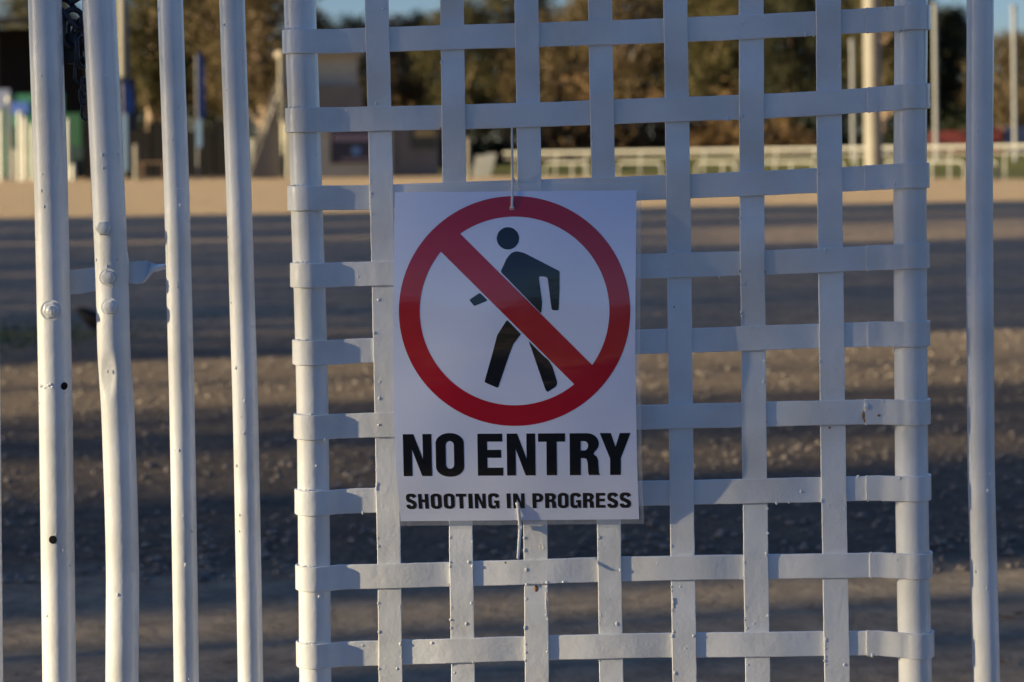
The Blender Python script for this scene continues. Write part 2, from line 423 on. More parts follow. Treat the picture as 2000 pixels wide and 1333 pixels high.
# frame pipes of the woven panel
pfl = pipe_pts(T_FL, ZB, ZT); mb = MB().tube(pfl, RF, 40); add_nubs(mb, pfl, RF, 14, 6); mb.build('frame_pipe', PAINT, gr)
pfr = pipe_pts(T_FR, ZB, ZT); mb = MB().tube(pfr, RF * 1.03, 40); add_nubs(mb, pfr, RF, 14, 8); mb.build('frame_pipe', PAINT, gr)

YS = GY - .009          # mid plane of the woven straps
A_W = .0017             # weave half depth
TH = .0032              # strap thickness
VT = [  # vertical straps: centre x at rows
    [(0, 735.5), (380, 745.5), (900, 756.5), (1000, 758.5), (1333, 763)],
    [(0, 882.5), (340, 887), (1030, 900), (1333, 904.7)],
    [(0, 1028), (350, 1034), (1050, 1046), (1333, 1049)],
    [(0, 1171.5), (340, 1178), (1040, 1189.5), (1333, 1194)],
    [(0, 1319), (400, 1325), (1000, 1332), (1333, 1337)],
    [(0, 1467), (400, 1468.5), (940, 1474), (1333, 1480)],
    [(0, 1618), (400, 1620.5), (940, 1628), (1333, 1635)]]
VW = [46, 46, 46.5, 46.5, 47, 48, 49]
HT = [  # horizontal straps: centre y at columns
    [(620, 82), (860, 74), (1100, 67), (1295, 60.5), (1495, 51.6), (1645, 43), (1745, 38), (1780, 35)],
    [(625, 235), (860, 230), (1100, 223), (1295, 215), (1490, 208), (1640, 200), (1745, 192), (1780, 188)],
    [(630, 387), (720, 386), (880, 380), (1100, 373), (1295, 367), (1490, 358), (1640, 351), (1745, 345), (1780, 343)],
    [(640, 537), (725, 535), (1000, 528), (1250, 521), (1400, 516), (1497, 514), (1645, 507), (1745, 502), (1780, 500)],
    [(640, 688), (728, 684.5), (1000, 676), (1250, 668), (1400, 664), (1500, 660), (1648, 655), (1745, 652), (1780, 652)],
    [(640, 833), (730, 831), (1000, 822), (1250, 815), (1400, 812), (1500, 809), (1650, 806), (1745, 804), (1780, 805)],
    [(645, 980), (735, 977.5), (1000, 971), (1250, 964), (1355, 961.6), (1500, 959), (1603, 957), (1745, 952.5), (1780, 953)],
    [(648, 1128), (735, 1126), (880, 1122), (1020, 1118), (1165, 1113), (1355, 1109), (1500, 1107), (1655, 1105), (1745, 1103), (1780, 1104.5)],
    [(648, 1278), (735, 1276), (860, 1272), (1025, 1267), (1165, 1263), (1310, 1260.5), (1500, 1259), (1650, 1256.6), (1745, 1256.5), (1780, 1260)]]
off = lambda t, d: [(a, b + d) for a, b in t]
ROWS = {j + 1: HT[j] for j in range(9)}
for k in (0, -1, -2): ROWS[k] = off(HT[0], (k - 1) * 152)
for k in (10, 11, 12, 13): ROWS[k] = off(HT[8], (k - 9) * 148)
def smooth_lerp(tab, t):
    return (lerp(tab, t - 30) + 2 * lerp(tab, t) + lerp(tab, t + 30)) / 4
def over(i, j):           # vertical strap i in front of horizontal strap j
    return (i + j) % 2 == 0
def sect(hw, th):
    b = .0007
    return [(-hw, -th + b), (-hw + b, -th), (hw - b, -th), (hw, -th + b), (hw, th - b), (hw - b, th), (-hw + b, th), (-hw, th - b)]
def sweep(mb, frames, hw, th, jit=None):
    """frames: (point, axis across, normal)"""
    n = 8; vs = []
    for i, (p, a, nn) in enumerate(frames):
        for x, y in sect(hw, th):
            jx = jit[i] if (jit and x > 0) else (jit[-1 - i] if jit else 0)
            vs.append(p + a * (x + jx * (1 if x > 0 else -1)) + nn * y)
    fs = [tuple(reversed(range(n)))]
    for i in range(len(frames) - 1):
        fs += [(i * n + k, i * n + (k + 1) % n, (i + 1) * n + (k + 1) % n, (i + 1) * n + k) for k in range(n)]
    fs.append(tuple((len(frames) - 1) * n + k for k in range(n)))
    mb.add(vs, fs)
def jitter(n, seed, amp=.00016):
    q = random.Random(seed); v = 0; out = []
    for _ in range(n):
        v = v * .8 + q.uniform(-amp, amp); out.append(v)
    return out
def weave_depth(pos, crossings):
    """crossings: sorted (position, +1 towards the camera / -1)"""
    if pos <= crossings[0][0]: return crossings[0][1] * max(0, 1 - (crossings[0][0] - pos) / 70) if pos < crossings[0][0] - 20 else crossings[0][1]
    if pos >= crossings[-1][0]: return crossings[-1][1] * max(0, 1 - max(0, pos - crossings[-1][0] - 20) / 60)
    for (a, sa), (b, sb) in zip(crossings, crossings[1:]):
        if pos <= b:
            t = (pos - a) / (b - a); t = min(1, max(0, (t - .16) / .68))
            return sa + (sb - sa) * (.5 - .5 * math.cos(math.pi * t))
def strap_nubs(mb, fr, hw, seed, n, vertical):
    q = random.Random(seed)
    for _ in range(n):
        p, a, nn = fr[q.randrange(len(fr))]
        u = q.choice([q.uniform(-.95, .95), q.uniform(.8, 1.0), q.uniform(-1, -.8), q.uniform(-1, -.9)]) * hw
        r = q.choice([.0007, .001, .0013, .0018])
        c = p + a * u + nn * TH / 2
        mb.blob(c, r, (1, .6, q.uniform(.8, 1.8)), 8)
for j, tab in sorted(ROWS.items()):
    seen = 1 <= j <= 9
    fl_y = lerp(tab, 600); cxl = at(lerp(T_FL, fl_y), fl_y, GY).x
    fr_y = lerp(tab, 1780); cxr = at(lerp(T_FR, fr_y), fr_y, GY).x
    z0 = at(610, lerp(tab, 640) , GY).z
    cr_ = []
    for i in range(7):
        yy = lerp(tab, 1200); x = lerp(VT[i], lerp(tab, lerp(VT[i], yy))); cr_.append((x, -1 if over(i + 1, j) else 1))
    Rw = RF + TH / 2 + .0006
    fr = []
    zl = at(640, lerp(tab, 640), YS).z
    UP = Vector((0, 0, 1))
    for k in range(0, 24):            # from behind the left pipe, round its outside, to the front
        a = R(-190 + k * 9.6)
        nn = Vector((math.sin(a), -math.cos(a), 0)); fr.append((Vector((cxl, GY, zl)) + nn * Rw, UP, nn))
    a1 = R(-190 + 23 * 9.6); x1, y1 = cxl + math.sin(a1) * Rw, GY - math.cos(a1) * Rw
    xs = at(668, lerp(tab, 668), YS).x
    for k in range(1, 7):             # ease down to the weave's plane
        t = k / 6; s_ = t * t * (3 - 2 * t); x = x1 + (xs - x1) * t
        y = y1 + (YS - y1) * s_
        sl = (YS - y1) * 6 * t * (1 - t) / (xs - x1); nn = Vector((sl, -1, 0)).normalized()
        fr.append((Vector((x, y, zl)), UP, nn))
    px = 676
    while px <= 1714:
        d = weave_depth(px, cr_) * A_W; d2 = weave_depth(px + 1, cr_) * A_W
        p = at(px, smooth_lerp(tab, px), YS - d)
        nn = Vector(((d - d2) / SX * -1, -1, 0)); nn = Vector((-(d2 - d) / SX * -1 * -1, -1, 0)).normalized()
        fr.append((p, UP, nn)); px += 8
    # tail of the strap runs on behind the loop piece to the right pipe
    hw = 24.0 * SX
    mb = MB(); sweep(mb, fr, hw, TH / 2, jitter(len(fr), j * 11) if seen else None)
    if seen:
        qb = random.Random(j)
        for k in range(9):
            a = R(-55 + k * 7 + qb.uniform(-3, 3)); zz = zl + hw + qb.uniform(-.0003, .0012)
            mb.blob((cxl + math.sin(a) * (RF + .001), GY - math.cos(a) * (RF + .001), zz), qb.uniform(.0008, .0017), (1.3, .9, .8), 8)
    if seen: strap_nubs(mb, fr[24:], hw, 50 + j, 12, False)
    if j == 6:   # rusty chip at the lap on the right
        for (qx, qy, r, s) in ((1687, 812, .0022, (.8, .4, 2.6)), (1689, 822, .0018, (.7, .4, 1.6))):
            mb.blob(at(qx, qy, YS - .0035), r, s, 8, mi=1)
    if j == 8:
        mb.blob(at(878, 1143, YS - .0018), .0014, (.6, .6, 1.5), 8, mi=1)
        mb.blob(at(796, 1108, YS - .0026), .0007, (.6, .5, 1.2), 8, mi=1)
    if j == 2: mb.blob(at(860, 252, YS - .001), .0016, (.6, .6, 1.2), 8, mi=1)
    if seen:
        qr = random.Random(900 + j)
        for _ in range(2):
            x_, sg_ = qr.choice(cr_); e_ = lerp(tab, x_ + 24)
            mb.blob(at(x_ + qr.choice((-24.5, 24.5)), e_ + qr.uniform(12, 23), YS + sg_ * A_W - TH * .5), qr.uniform(.0006, .0012), (.5, .5, qr.uniform(1, 2.2)), 8, mi=1)
    o = mb.build('horizontal_strap', [PAINT, RUST], gr)
    # the loop lapped over the strap's right end and bent round the frame pipe
    mb = MB(); fr = []
    lap = 1689 + (j % 3) * 3 + (4 if j > 7 else 0)
    Rr = RF * 1.03 + TH / 2 + .0004
    a1 = R(-34); x1, y1 = cxr + math.sin(a1) * Rr, GY - math.cos(a1) * Rr
    xe = at(1722, 300, YS).x
    def zat(x):
        q = 1000 + (x / SX); return at(q, smooth_lerp(tab, q), YS).z
    px = lap
    while px < 1722:
        p = at(px, smooth_lerp(tab, px), YS - TH * .75); fr.append((p, UP, Vector((0, -1, 0)))); px += 5
    xa = fr[-1][0].x; ya = fr[-1][0].y
    for k in range(1, 7):
        t = k / 6; s_ = t * t * (3 - 2 * t); x = xa + (x1 - xa) * t
        sl = (y1 - ya) * 6 * t * (1 - t) / (x1 - xa)
        fr.append((Vector((x, ya + (y1 - ya) * s_, zat(x))), UP, Vector((sl, -1, 0)).normalized()))
    zr = zat(cxr)
    for k in range(1, 24):
        a = R(-34 + k * 9.6); nn = Vector((math.sin(a), -math.cos(a), 0))
        fr.append((Vector((cxr, GY, zr)) + nn * Rr, UP, nn))
    # rounded free end
    e0 = fr[0]; pre = []
    sweep(mb, fr, hw * 1.02, TH / 2)
    if seen:
        for k in range(14):   # bead of paint along the lap
            t = k / 13 * 2 - 1
            mb.blob(e0[0] + UP * t * hw * .97 + Vector((.0012 * t * t + rnd.uniform(-.0004, .0004), -TH * .2, 0)), .0011, (.9, .9, 1.6), 8)
        strap_nubs(mb, fr[2:12], hw, 70 + j, 3, False)
    if j == 6:
        mb.blob(at(1716, 812, YS - .0045), .0015, (1, .4, 1), 8, mi=1)
        mb.blob(at(1693, 795, YS - .0045), .0034, (1.1, .35, 1.2), 10)
    mb.build('strap_end', [PAINT, RUST], o)
for i in range(7):
    tab = VT[i]; wpx = VW[i]
    cr_ = []
    for j in sorted(ROWS):
        y = lerp(ROWS[j], lerp(tab, lerp(ROWS[j], 1200))); cr_.append((y, 1 if over(i + 1, j) else -1))
    fr = []; py = -430
    while py <= 1940:
        d = weave_depth(py, cr_) * A_W; d2 = weave_depth(py + 1, cr_) * A_W
        xx = (lerp(tab, max(-200, min(1500, py)) - 40) + 2 * lerp(tab, max(-200, min(1500, py))) + lerp(tab, max(-200, min(1500, py)) + 40)) / 4
        p = at(xx, py, YS - d); nn = Vector((0, -1, -(d - d2) / SX * 1)).normalized()
        fr.append((p, Vector((1, 0, 0)), nn)); py += 8
    mb = MB(); hw = wpx / 2 * SX; sweep(mb, fr, hw, TH / 2, jitter(len(fr), 300 + i, .00014))
    vis = [f for f in fr if at(0, 1340, YS).z < f[0].z < at(0, -5, YS).z + .02]
    strap_nubs(mb, vis, hw, 90 + i, 20, True)
    low = [f for f in vis if f[0].z < at(0, 950, YS).z]
    strap_nubs(mb, low, hw, 190 + i, 14, True)
    if i == 2:
        mb.blob(at(1047, 1150, YS + .0003), .0022, (1.2, .5, 2.2), 8, mi=1)
        for k in range(16): mb.blob(at(1067 + rnd.uniform(-1, 1), 1160 + k * 5.2, YS - .0016), rnd.uniform(.0008, .0016), (.8, .6, 1.8), 8, mi=2)
        for k in range(5): mb.blob(at(1060 + rnd.uniform(-7, 3), 1068 + rnd.uniform(-6, 6), YS - .003), rnd.uniform(.0008, .0014), (1, .4, 1), 8, mi=2)
    if i == 6: mb.blob(at(1620, 836, YS), .0016, (1, .5, .9), 8, mi=1)
    if i == 4:
        for k in range(7): mb.blob(at(1314 + rnd.uniform(-1, 1.5), 1170 + k * 4, YS - .0016), rnd.uniform(.0009, .0017), (.8, .6, 1.6), 8, mi=2)
    mb.build('vertical_strap', [PAINT, RUST, FLAKE], gr)

# ================================================================== chain and padlock
def link_mb(mb, c, rot, L, W_, r):
    pts = []; n = 28
    for k in range(n + 1):
        a = 2 * math.pi * k / n; x = math.cos(a) * W_ / 2; z = math.sin(a) * W_ / 2 + (L / 2 - W_ / 2) * (1 if math.sin(a) > 0 else -1 if math.sin(a) < 0 else 0)
        pts.append(Vector(c) + rot @ Vector((x, 0, z)))
    return mb.tube(pts, r, 10, cap=False)
chc = at(140, 30, GY + .02)
ch = thing('chain', chc, 'dark steel chain hanging between the two thick white stiles', 'chain')
from mathutils import Euler
links = [(112, -38, 40, 50, .030), (128, -8, 60, 0, .045), (141, 28, -38, 60, .046), (142, 55, 4, 25, .046), (152, 62, 25, -35, .036), (158, 100, -3, 70, .040), (159, 138, 4, 20, .032), (163, 168, 0, 75, .020), (164, 188, -4, 15, .020), (168, 212, 3, 55, .028)]
for px, py, tilt, tw, L in links:
    rot = Euler((0, R(tilt), R(tw))).to_matrix()
    q = random.Random(px)
    link_mb(MB(), at(px, py, GY + .012 + q.uniform(-.003, .005)), Matrix.Rotation(R(tilt), 3, 'Y') @ Matrix.Rotation(R(tw), 3, 'Z'), L, L * .5, .0034 if L > .036 else .0017).build('link', DARKSTEEL, ch)
pk = thing('padlock', at(146, 95, GY + .028), 'black padlock hanging on the chain behind the thick stiles', 'padlock')
a_, b_ = at(127, 66, GY + .028), at(165, 125, GY + .028)
mb = MB(); w_, h_ = (b_.x - a_.x), (a_.z - b_.z); cx_, cz_ = (a_.x + b_.x) / 2, (a_.z + b_.z) / 2; pl = []
for (sx_, sz_, st) in ((1, 1, 0), (-1, 1, 90), (-1, -1, 180), (1, -1, 270)):
    for k in range(5):
        an = R(st + k * 22.5); pl.append((sx_ * (w_ / 2 - .003) + math.cos(an) * .003, sz_ * (h_ / 2 - .003) + math.sin(an) * .003))
mb.prism(pl, (cx_, GY + .036, cz_), Vector((1, 0, 0)), Vector((0, 0, 1)), Vector((0, -1, 0)), .017)
mb.build('body', PADLOCK, pk)
pts = [(cx_ + math.cos(math.pi * k / 12) * w_ * .3, GY + .0275, cz_ + h_ / 2 + .008 + math.sin(math.pi * k / 12) * w_ * .3) for k in range(13)]
pts = [(pts[0][0], pts[0][1], cz_ + h_ / 2 - .002)] + pts + [(pts[-1][0], pts[-1][1], cz_ + h_ / 2 - .002)]
MB().tube(pts, .0028, 10).build('shackle', DARKSTEEL, pk)

# ================================================================== the sign
DT = [(340, 3), (376, 8), (410, 16), (450, 25), (520, 36), (600, 43.5), (700, 48.5), (780, 50), (860, 47.5), (920, 41), (970, 28), (1005, 15), (1030, 7)]
def dpx(py):
    return (lerp(DT, py - 22) + 2 * lerp(DT, py - 11) + 2 * lerp(DT, py) + 2 * lerp(DT, py + 11) + lerp(DT, py + 22)) / 8
LE = [(350, 771.5), (376, 771), (500, 769), (650, 767.7), (780, 768.5), (850, 770.5), (940, 776), (1030, 783.5)]
RE = [(350, 1243), (372, 1243), (520, 1241.6), (690, 1240.5), (800, 1242.5), (900, 1244), (1014, 1248.3), (1030, 1249)]
YSIGN = YS - A_W - TH / 2
def sgn(px, py, lift=0.0):
    """point on the bowed sheet; a gentle cross bow too"""
    q = (px - 1005) / 237.0
    dd = dpx(py) * SX - .0014 * q * q * math.sin(math.pi * min(1, max(0, (py - 360) / 660))) + .0005 * math.sin(px / 41.0 + py / 67.0)
    return at(px, py, YSIGN - .0012 - dd - lift)
def glossy(name, col, rough=.08, bump=.00022):
    m = mat(name, col, rough, .85, bump=[(9, bump * 2.2), (40, bump * .35)])
    t = m.node_tree
    for n in t.nodes:                     # stretch the ripples across the sheet
        if n.type == 'TEX_NOISE':
            mp = t.nodes.new('ShaderNodeMapping'); mp.inputs['Scale'].default_value = (.35, 1, 1.6)
            src = n.inputs['Vector'].links[0].from_socket; t.links.new(src, mp.inputs[0]); t.links.new(mp.outputs[0], n.inputs['Vector'])
    return m
PAPER = glossy('laminated_paper', (.78, .82, .98)); RED = glossy('red_ink', (.46, .008, .022)); BLACK = glossy('black_ink', (.008, .008, .010))
def film_mat():
    m = bpy.data.materials.new('clear_film'); m.use_nodes = True; t = m.node_tree; p = t.nodes['Principled BSDF']
    p.inputs['Base Color'].default_value = (.85, .88, .92, 1); p.inputs['Roughness'].default_value = .12; p.inputs['Alpha'].default_value = .22
    return m
FILM = film_mat()
sg = thing('no_entry_sign', sgn(1005, 1016), 'laminated white paper sign with red prohibition ring, walking figure and NO ENTRY', 'sign')
def sheet(y0a, y0b, y1a, y1b, ml, mr, lift, nx=24, ny=70):
    vs = []; fs = []
    for j in range(ny + 1):
        t = j / ny
        for i in range(nx + 1):
            s_ = i / nx
            py = (y0a + (y0b - y0a) * s_) * (1 - t) + (y1a + (y1b - y1a) * s_) * t
            px = (lerp(LE, py) - ml) * (1 - s_) + (lerp(RE, py) + mr) * s_
            vs.append(sgn(px, py, lift))
    for j in range(ny):
        for i in range(nx):
            a = j * (nx + 1) + i; fs.append((a, a + 1, a + nx + 2, a + nx + 1))
    return MB().add(vs, fs)
paper = sheet(376, 372, 1018.5, 1014.5, 0, 0, 0).build('paper', PAPER, sg)
sheet(361, 357, 1027.5, 1023.5, 9.5, 9.5, -.0004).build('laminate', FILM, sg)
def shape(mb, outer, holes=(), lift=.0002):
    polys = [[Vector((x, y, 0)) for x, y in c] for c in [outer, *holes]]
    flat = [p for c in polys for p in c]
    tris = tessellate_polygon(polys)
    b = bmesh.new(); vv = [b.verts.new(p) for p in flat]
    for t in tris:
        try: b.faces.new([vv[k] for k in t])
        except ValueError: pass
    y0, y1 = min(p.y for p in flat), max(p.y for p in flat)
    for ax, lo_, hi_, st in ((1, y0, y1, 9.0), (0, min(p.x for p in flat), max(p.x for p in flat), 22.0)):
        q = math.ceil(lo_ / st) * st
        while q < hi_:
            co = (0, q, 0) if ax else (q, 0, 0); no = (0, 1, 0) if ax else (1, 0, 0)
            bmesh.ops.bisect_plane(b, geom=b.verts[:] + b.edges[:] + b.faces[:], plane_co=co, plane_no=no); q += st
    b.verts.index_update()
    mb.add([sgn(v.co.x, v.co.y, lift) for v in b.verts], [[v.index for v in f.verts] for f in b.faces]); b.free()
def circle(cx, cy, rx, ry, n=96): return [(cx + rx * math.cos(2 * math.pi * k / n), cy + ry * math.sin(2 * math.pi * k / n)) for k in range(n)]
def rounded(poly, r=3.0, n=4):
    out = []
    for i in range(len(poly)):
        a, b, c = Vector(poly[i - 1]), Vector(poly[i]), Vector(poly[(i + 1) % len(poly)])
        u, v = (a - b), (c - b); d = min(r, u.length * .45, v.length * .45); u.normalize(); v.normalize()
        for k in range(n + 1):
            t = k / n; q = (b + u * d) * (1 - t) ** 2 + b * 2 * t * (1 - t) + (b + v * d) * t ** 2; out.append((q.x, q.y))
    return out
mb = MB(); RC = (1005, 607.8)
# one red mark: two white windows cut out of a disc leave ring and slash
def window(side):
    ri = 185.2; pts = []
    for k in range(361):
        a = R(k); x, y = math.cos(a) * ri, math.sin(a) * (ri - 1)
        if side * ((y - x) / math.sqrt(2) + 6.5) > 23.3: pts.append((RC[0] + x, RC[1] + y))
    # start the run at the chord
    best = max(range(len(pts)), key=lambda i: (Vector(pts[i]) - Vector(pts[i - 1])).length)
    return rounded([p for p in pts[best:] + pts[:best]], 2.2, 2)
shape(mb, circle(RC[0], RC[1], 226, 224.5, 140), [window(1), window(-1)])
mb.build('prohibition_ring', RED, sg)
mb = MB()
shape(mb, circle(992, 466, 21.8, 21.8, 40))
shape(mb, rounded([(977.6, 531), (989.7, 505), (999, 494), (1010, 491), (1023.5, 494.4), (1093, 530), (1092.8, 568), (1091, 607), (1077.5, 606), (1069.4, 543), (1063, 540.5), (1052, 540.3), (1056, 569.5), (1059, 591), (1057, 613)], 4))
shape(mb, rounded([(916.5, 586), (937, 572.3), (952.5, 587.5), (926, 598.5)], 3))
shape(mb, rounded([(990, 625.2), (1017.5, 653), (1003, 672), (994, 695), (972.5, 758.5), (946, 747), (962, 690), (971, 655)], 3))
shape(mb, rounded([(1032.2, 666.5), (1064, 698), (1071.5, 704), (1079, 716.5), (1088.6, 748), (1086.5, 755), (1069, 766.5), (1065, 761), (1037.7, 681)], 3))
mb.build('walking_figure', BLACK, sg)
# --- lettering: heavy condensed capitals drawn as outlines in a unit box (x right, y down)
def stroke(path, wv, wh):
    L = []; Rr = []
    for i, p in enumerate(path):
        a, b = path[max(0, i - 1)], path[min(len(path) - 1, i + 1)]
        dx, dy = b[0] - a[0], b[1] - a[1]; l = math.hypot(dx, dy) or 1; dx /= l; dy /= l
        hw = (wv * abs(dy) ** 1.3 + wh * abs(dx) ** 1.3) / 2
        L.append((p[0] - dy * hw, p[1] + dx * hw)); Rr.append((p[0] + dy * hw, p[1] - dx * hw))
    return L + Rr[::-1]
def rr(x0, y0, x1, y1, rx, ry, n=8):
    o = []
    for cx, cy, st in ((x1 - rx, y1 - ry, 0), (x0 + rx, y1 - ry, 90), (x0 + rx, y0 + ry, 180), (x1 - rx, y0 + ry, 270)):
        for k in range(n + 1):
            a = R(st + 90 * k / n); o.append((cx + rx * math.cos(a), cy + ry * math.sin(a)))
    return o
def arc(cx, cy, rx, ry, a0, a1, n=10): return [(cx + rx * math.cos(R(a0 + (a1 - a0) * k / n)), cy + ry * math.sin(R(a0 + (a1 - a0) * k / n))) for k in range(n + 1)]
V, H = .33, .19
def glyph(c):
    if c == 'N': return [([(0, 0), (.37, 0), (.69, .60), (.69, 0), (1, 0), (1, 1), (.655, 1), (.31, .37), (.31, 1), (0, 1)], [])]
    if c == 'E': return [([(0, 0), (.98, 0), (.98, H), (.38, H), (.38, .385), (.93, .385), (.93, .575), (.38, .575), (.38, 1 - H), (1, 1 - H), (1, 1), (0, 1)], [])]
    if c == 'T': return [([(0, 0), (1, 0), (1, .2), (.69, .2), (.69, 1), (.31, 1), (.31, .2), (0, .2)], [])]
    if c == 'Y': return [([(0, 0), (.36, 0), (.51, .33), (.65, 0), (1, 0), (.685, .60), (.685, 1), (.335, 1), (.335, .61)], [])]
    if c == 'H': return [([(0, 0), (.36, 0), (.36, .375), (.64, .375), (.64, 0), (1, 0), (1, 1), (.64, 1), (.64, .575), (.36, .575), (.36, 1), (0, 1)], [])]
    if c == 'I': return [([(0, 0), (1, 0), (1, 1), (0, 1)], [])]
    if c == 'O': return [(rr(0, -.02, 1, 1.02, .48, .24), [rr(.355, .17, .645, .83, .145, .1)])]
    if c == 'P': return [([(0, 0), (.55, 0)] + arc(.56, .30, .44, .30, -90, 90) + [(.37, .60), (.37, 1), (0, 1)], [[(.37, .18), (.47, .18)] + arc(.5, .30, .14, .12, -80, 80, 6) + [(.47, .42), (.37, .42)]])]
    if c == 'R': return [([(0, 0), (.58, 0)] + arc(.58, .25, .40, .25, -90, 50) + [(.80, .50), (.90, .555), (.955, .64), (.965, .80), (.98, .95), (1.02, 1), (.64, 1), (.615, .92), (.60, .70), (.555, .61), (.47, .595), (.37, .595), (.37, 1), (0, 1)], [[(.37, .19), (.50, .19)] + arc(.50, .30, .12, .11, -80, 80, 6) + [(.50, .41), (.37, .41)]])]
    if c == 'S':
        p = arc(.5, .265, .335, .185, -5, -180, 12) + arc(.52, .28, .35, .20, 170, 110, 4) + [(.52, .505)] + arc(.48, .73, .35, .19, -62, -5, 4) + arc(.5, .735, .335, .185, 5, 185, 12)
        return [(stroke(p, V, H), [])]
    if c == 'G':
        p = arc(.5, .27, .335, .185, -2, -180, 12) + [(.165, .5)] + arc(.5, .735, .335, .185, 180, 60, 9)
        return [(stroke(p, V, H), []), ([(.53, .47), (1, .47), (1, 1), (.77, 1), (.74, .9), (.67, .86), (.67, .64), (.53, .64)], [])]
def letters(mb, spec, y0l, y0r, y1l, y1r, xl, xr):
    for c, a, b in spec:
        for gi, (o, hs) in enumerate(glyph(c)):
            def tr(p):
                x = a + (b - a) * p[0]; t = (x - xl) / (xr - xl); yt = y0l + (y0r - y0l) * t; yb = y1l + (y1r - y1l) * t
                return (x + (1 - p[1]) * -2.0 * (1 - t), yt + (yb - yt) * p[1])
            shape(mb, [tr(p) for p in o], [[tr(p) for p in h] for h in hs], .0002 + gi * .00004)
mb = MB()
letters(mb, [('N', 788.5, 844), ('O', 852, 907), ('E', 933.5, 983), ('N', 990.5, 1046), ('T', 1051.5, 1104), ('R', 1113, 1171), ('Y', 1171.5, 1231.5)], 848.5, 846, 930.5, 928, 787, 1231)
mb.build('lettering', BLACK, sg)
mb = MB(); q = lambda v: 740 + v / 3.174
letters(mb, [(c, q(a), q(b)) for c, a, b in (('S', 172, 236), ('H', 247, 311), ('O', 324, 392), ('O', 404, 473), ('T', 481, 545), ('I', 557, 583), ('N', 596, 665), ('G', 679, 748), ('I', 794, 819), ('N', 834, 905), ('P', 953, 1021), ('R', 1031, 1101), ('O', 1110, 1177), ('G', 1187, 1254), ('R', 1265, 1335), ('E', 1345, 1405), ('S', 1416, 1483), ('S', 1493, 1563))], 965.3, 962.8, 994.3, 992, 794, 1232)
mb.build('lettering', BLACK, sg)
EYE = mat('cream_eyelet', (.72, .60, .42), .5)
mb = MB(); c0 = sgn(1000, 406.5, .0006)
mb.tube([c0 + Vector((math.cos(2 * math.pi * k / 20) * .0021, 0, math.sin(2 * math.pi * k / 20) * .0021)) for k in range(21)], .0008, 8, cap=False)
mb.build('eyelet', EYE, sg)
# --- cable ties
TIE = mat('clear_nylon', (.85, .84, .80), .3, .5)
TIE.node_tree.nodes['Principled BSDF'].inputs['Transmission Weight'].default_value = .08
def dep(px, py, d): return at(px, py, YSIGN - d * SX)
tie = thing('cable_tie', dep(1002, 350, 4), 'thin clear cable tie standing up from the eyelet at the top of the sign', 'cable tie')
tp = [sgn(1000, 407, .0008), sgn(1000, 395, .002), dep(1000.5, 376, 14), dep(1001.5, 352, 8), dep(1001, 330, 13), dep(1000.5, 300, 24), dep(1000, 275, 34), dep(999.5, 248, 44)]
MB().tube(tp, [.0011] * 7 + [.0009], 8, flat=1.3).build('strap', TIE, tie)
MB().box(dep(1003, 353, 5), (.0042, .004, .0045)).build('head', TIE, tie)
tie2 = thing('cable_tie', dep(1014, 1030, 6), 'white cable tie threaded through the bottom of the sign below the word IN', 'cable tie')
tp = [sgn(1011, 984, .0005), sgn(1012.5, 996, .0022), sgn(1014, 1010, .0028), dep(1015, 1020, 12), dep(1015.5, 1030, 8), dep(1015, 1045, 14), dep(1013.5, 1065, 26), dep(1011.5, 1092, 43)]
MB().tube(tp, [.0016, .0016, .0016, .0016, .0017, .0016, .0015, .0012], 8, flat=1.25).build('strap', TIE, tie2)
MB().box(dep(1015.5, 1029, 8), (.0048, .0046, .0055)).build('head', TIE, tie2)
MB().blob(sgn(1010.5, 984, .0004), .0026, (1, .35, 1), 10).build('knot', TIE, tie2)

# ================================================================== the bird
BIRD = mat('black_feathers', (.004, .004, .005), .6, .25, noise=(40, .2, (.009, .009, .011)))
bp = ground(192, 652); bs = bp.y / F
bd = thing('bird', bp, 'small black bird standing on the shaded dirt behind the left stiles', 'bird')
def bpt(px, py, dy=0): return at(px, py, bp.y + dy)
spine = [((146, 604), .5), ((149, 604), 2.2), ((154, 606), 7), ((161, 609), 9.5), ((168, 614), 12), ((177, 621), 16), ((188, 627), 17.5), ((199, 631), 16), ((211, 634), 12), ((222, 636), 7), ((236, 638), 5), ((252, 641), 3.5)]
mb = MB().tube([bpt(*p) for p, r in spine], [r * bs for p, r in spine], 14, flat=1.0); mb.build('body', BIRD, bd)
for sgn_ in (-1, 1):
    wv = [((176, 615), 3), ((188, 622), 9), ((204, 629), 9), ((222, 634), 6), ((240, 637), 1)]
    MB().tube([bpt(p[0], p[1], sgn_ * 11 * bs) for p, r in wv], [r * bs for p, r in wv], 10, flat=.8).build('wing', BIRD, bd)
    lx = 190 + sgn_ * 4
    m = MB().tube([bpt(lx, 636, sgn_ * 4 * bs), bpt(lx + 2, 645, sgn_ * 4 * bs), bpt(lx, 652, sgn_ * 4 * bs)], 1.2 * bs, 6)
    for tx in (-8, -7, 5): m.tube([bpt(lx, 652, sgn_ * 4 * bs), bpt(lx + tx, 652.6, sgn_ * (4 + (tx == -7) * 3) * bs)], .9 * bs, 5)
    m.build('leg', BIRD, bd)
    MB().blob(bpt(158, 602.5, sgn_ * 5.2 * bs), 1.3 * bs).build('eye', mat('bird_eye', (.3, .2, .05), .2), bd)

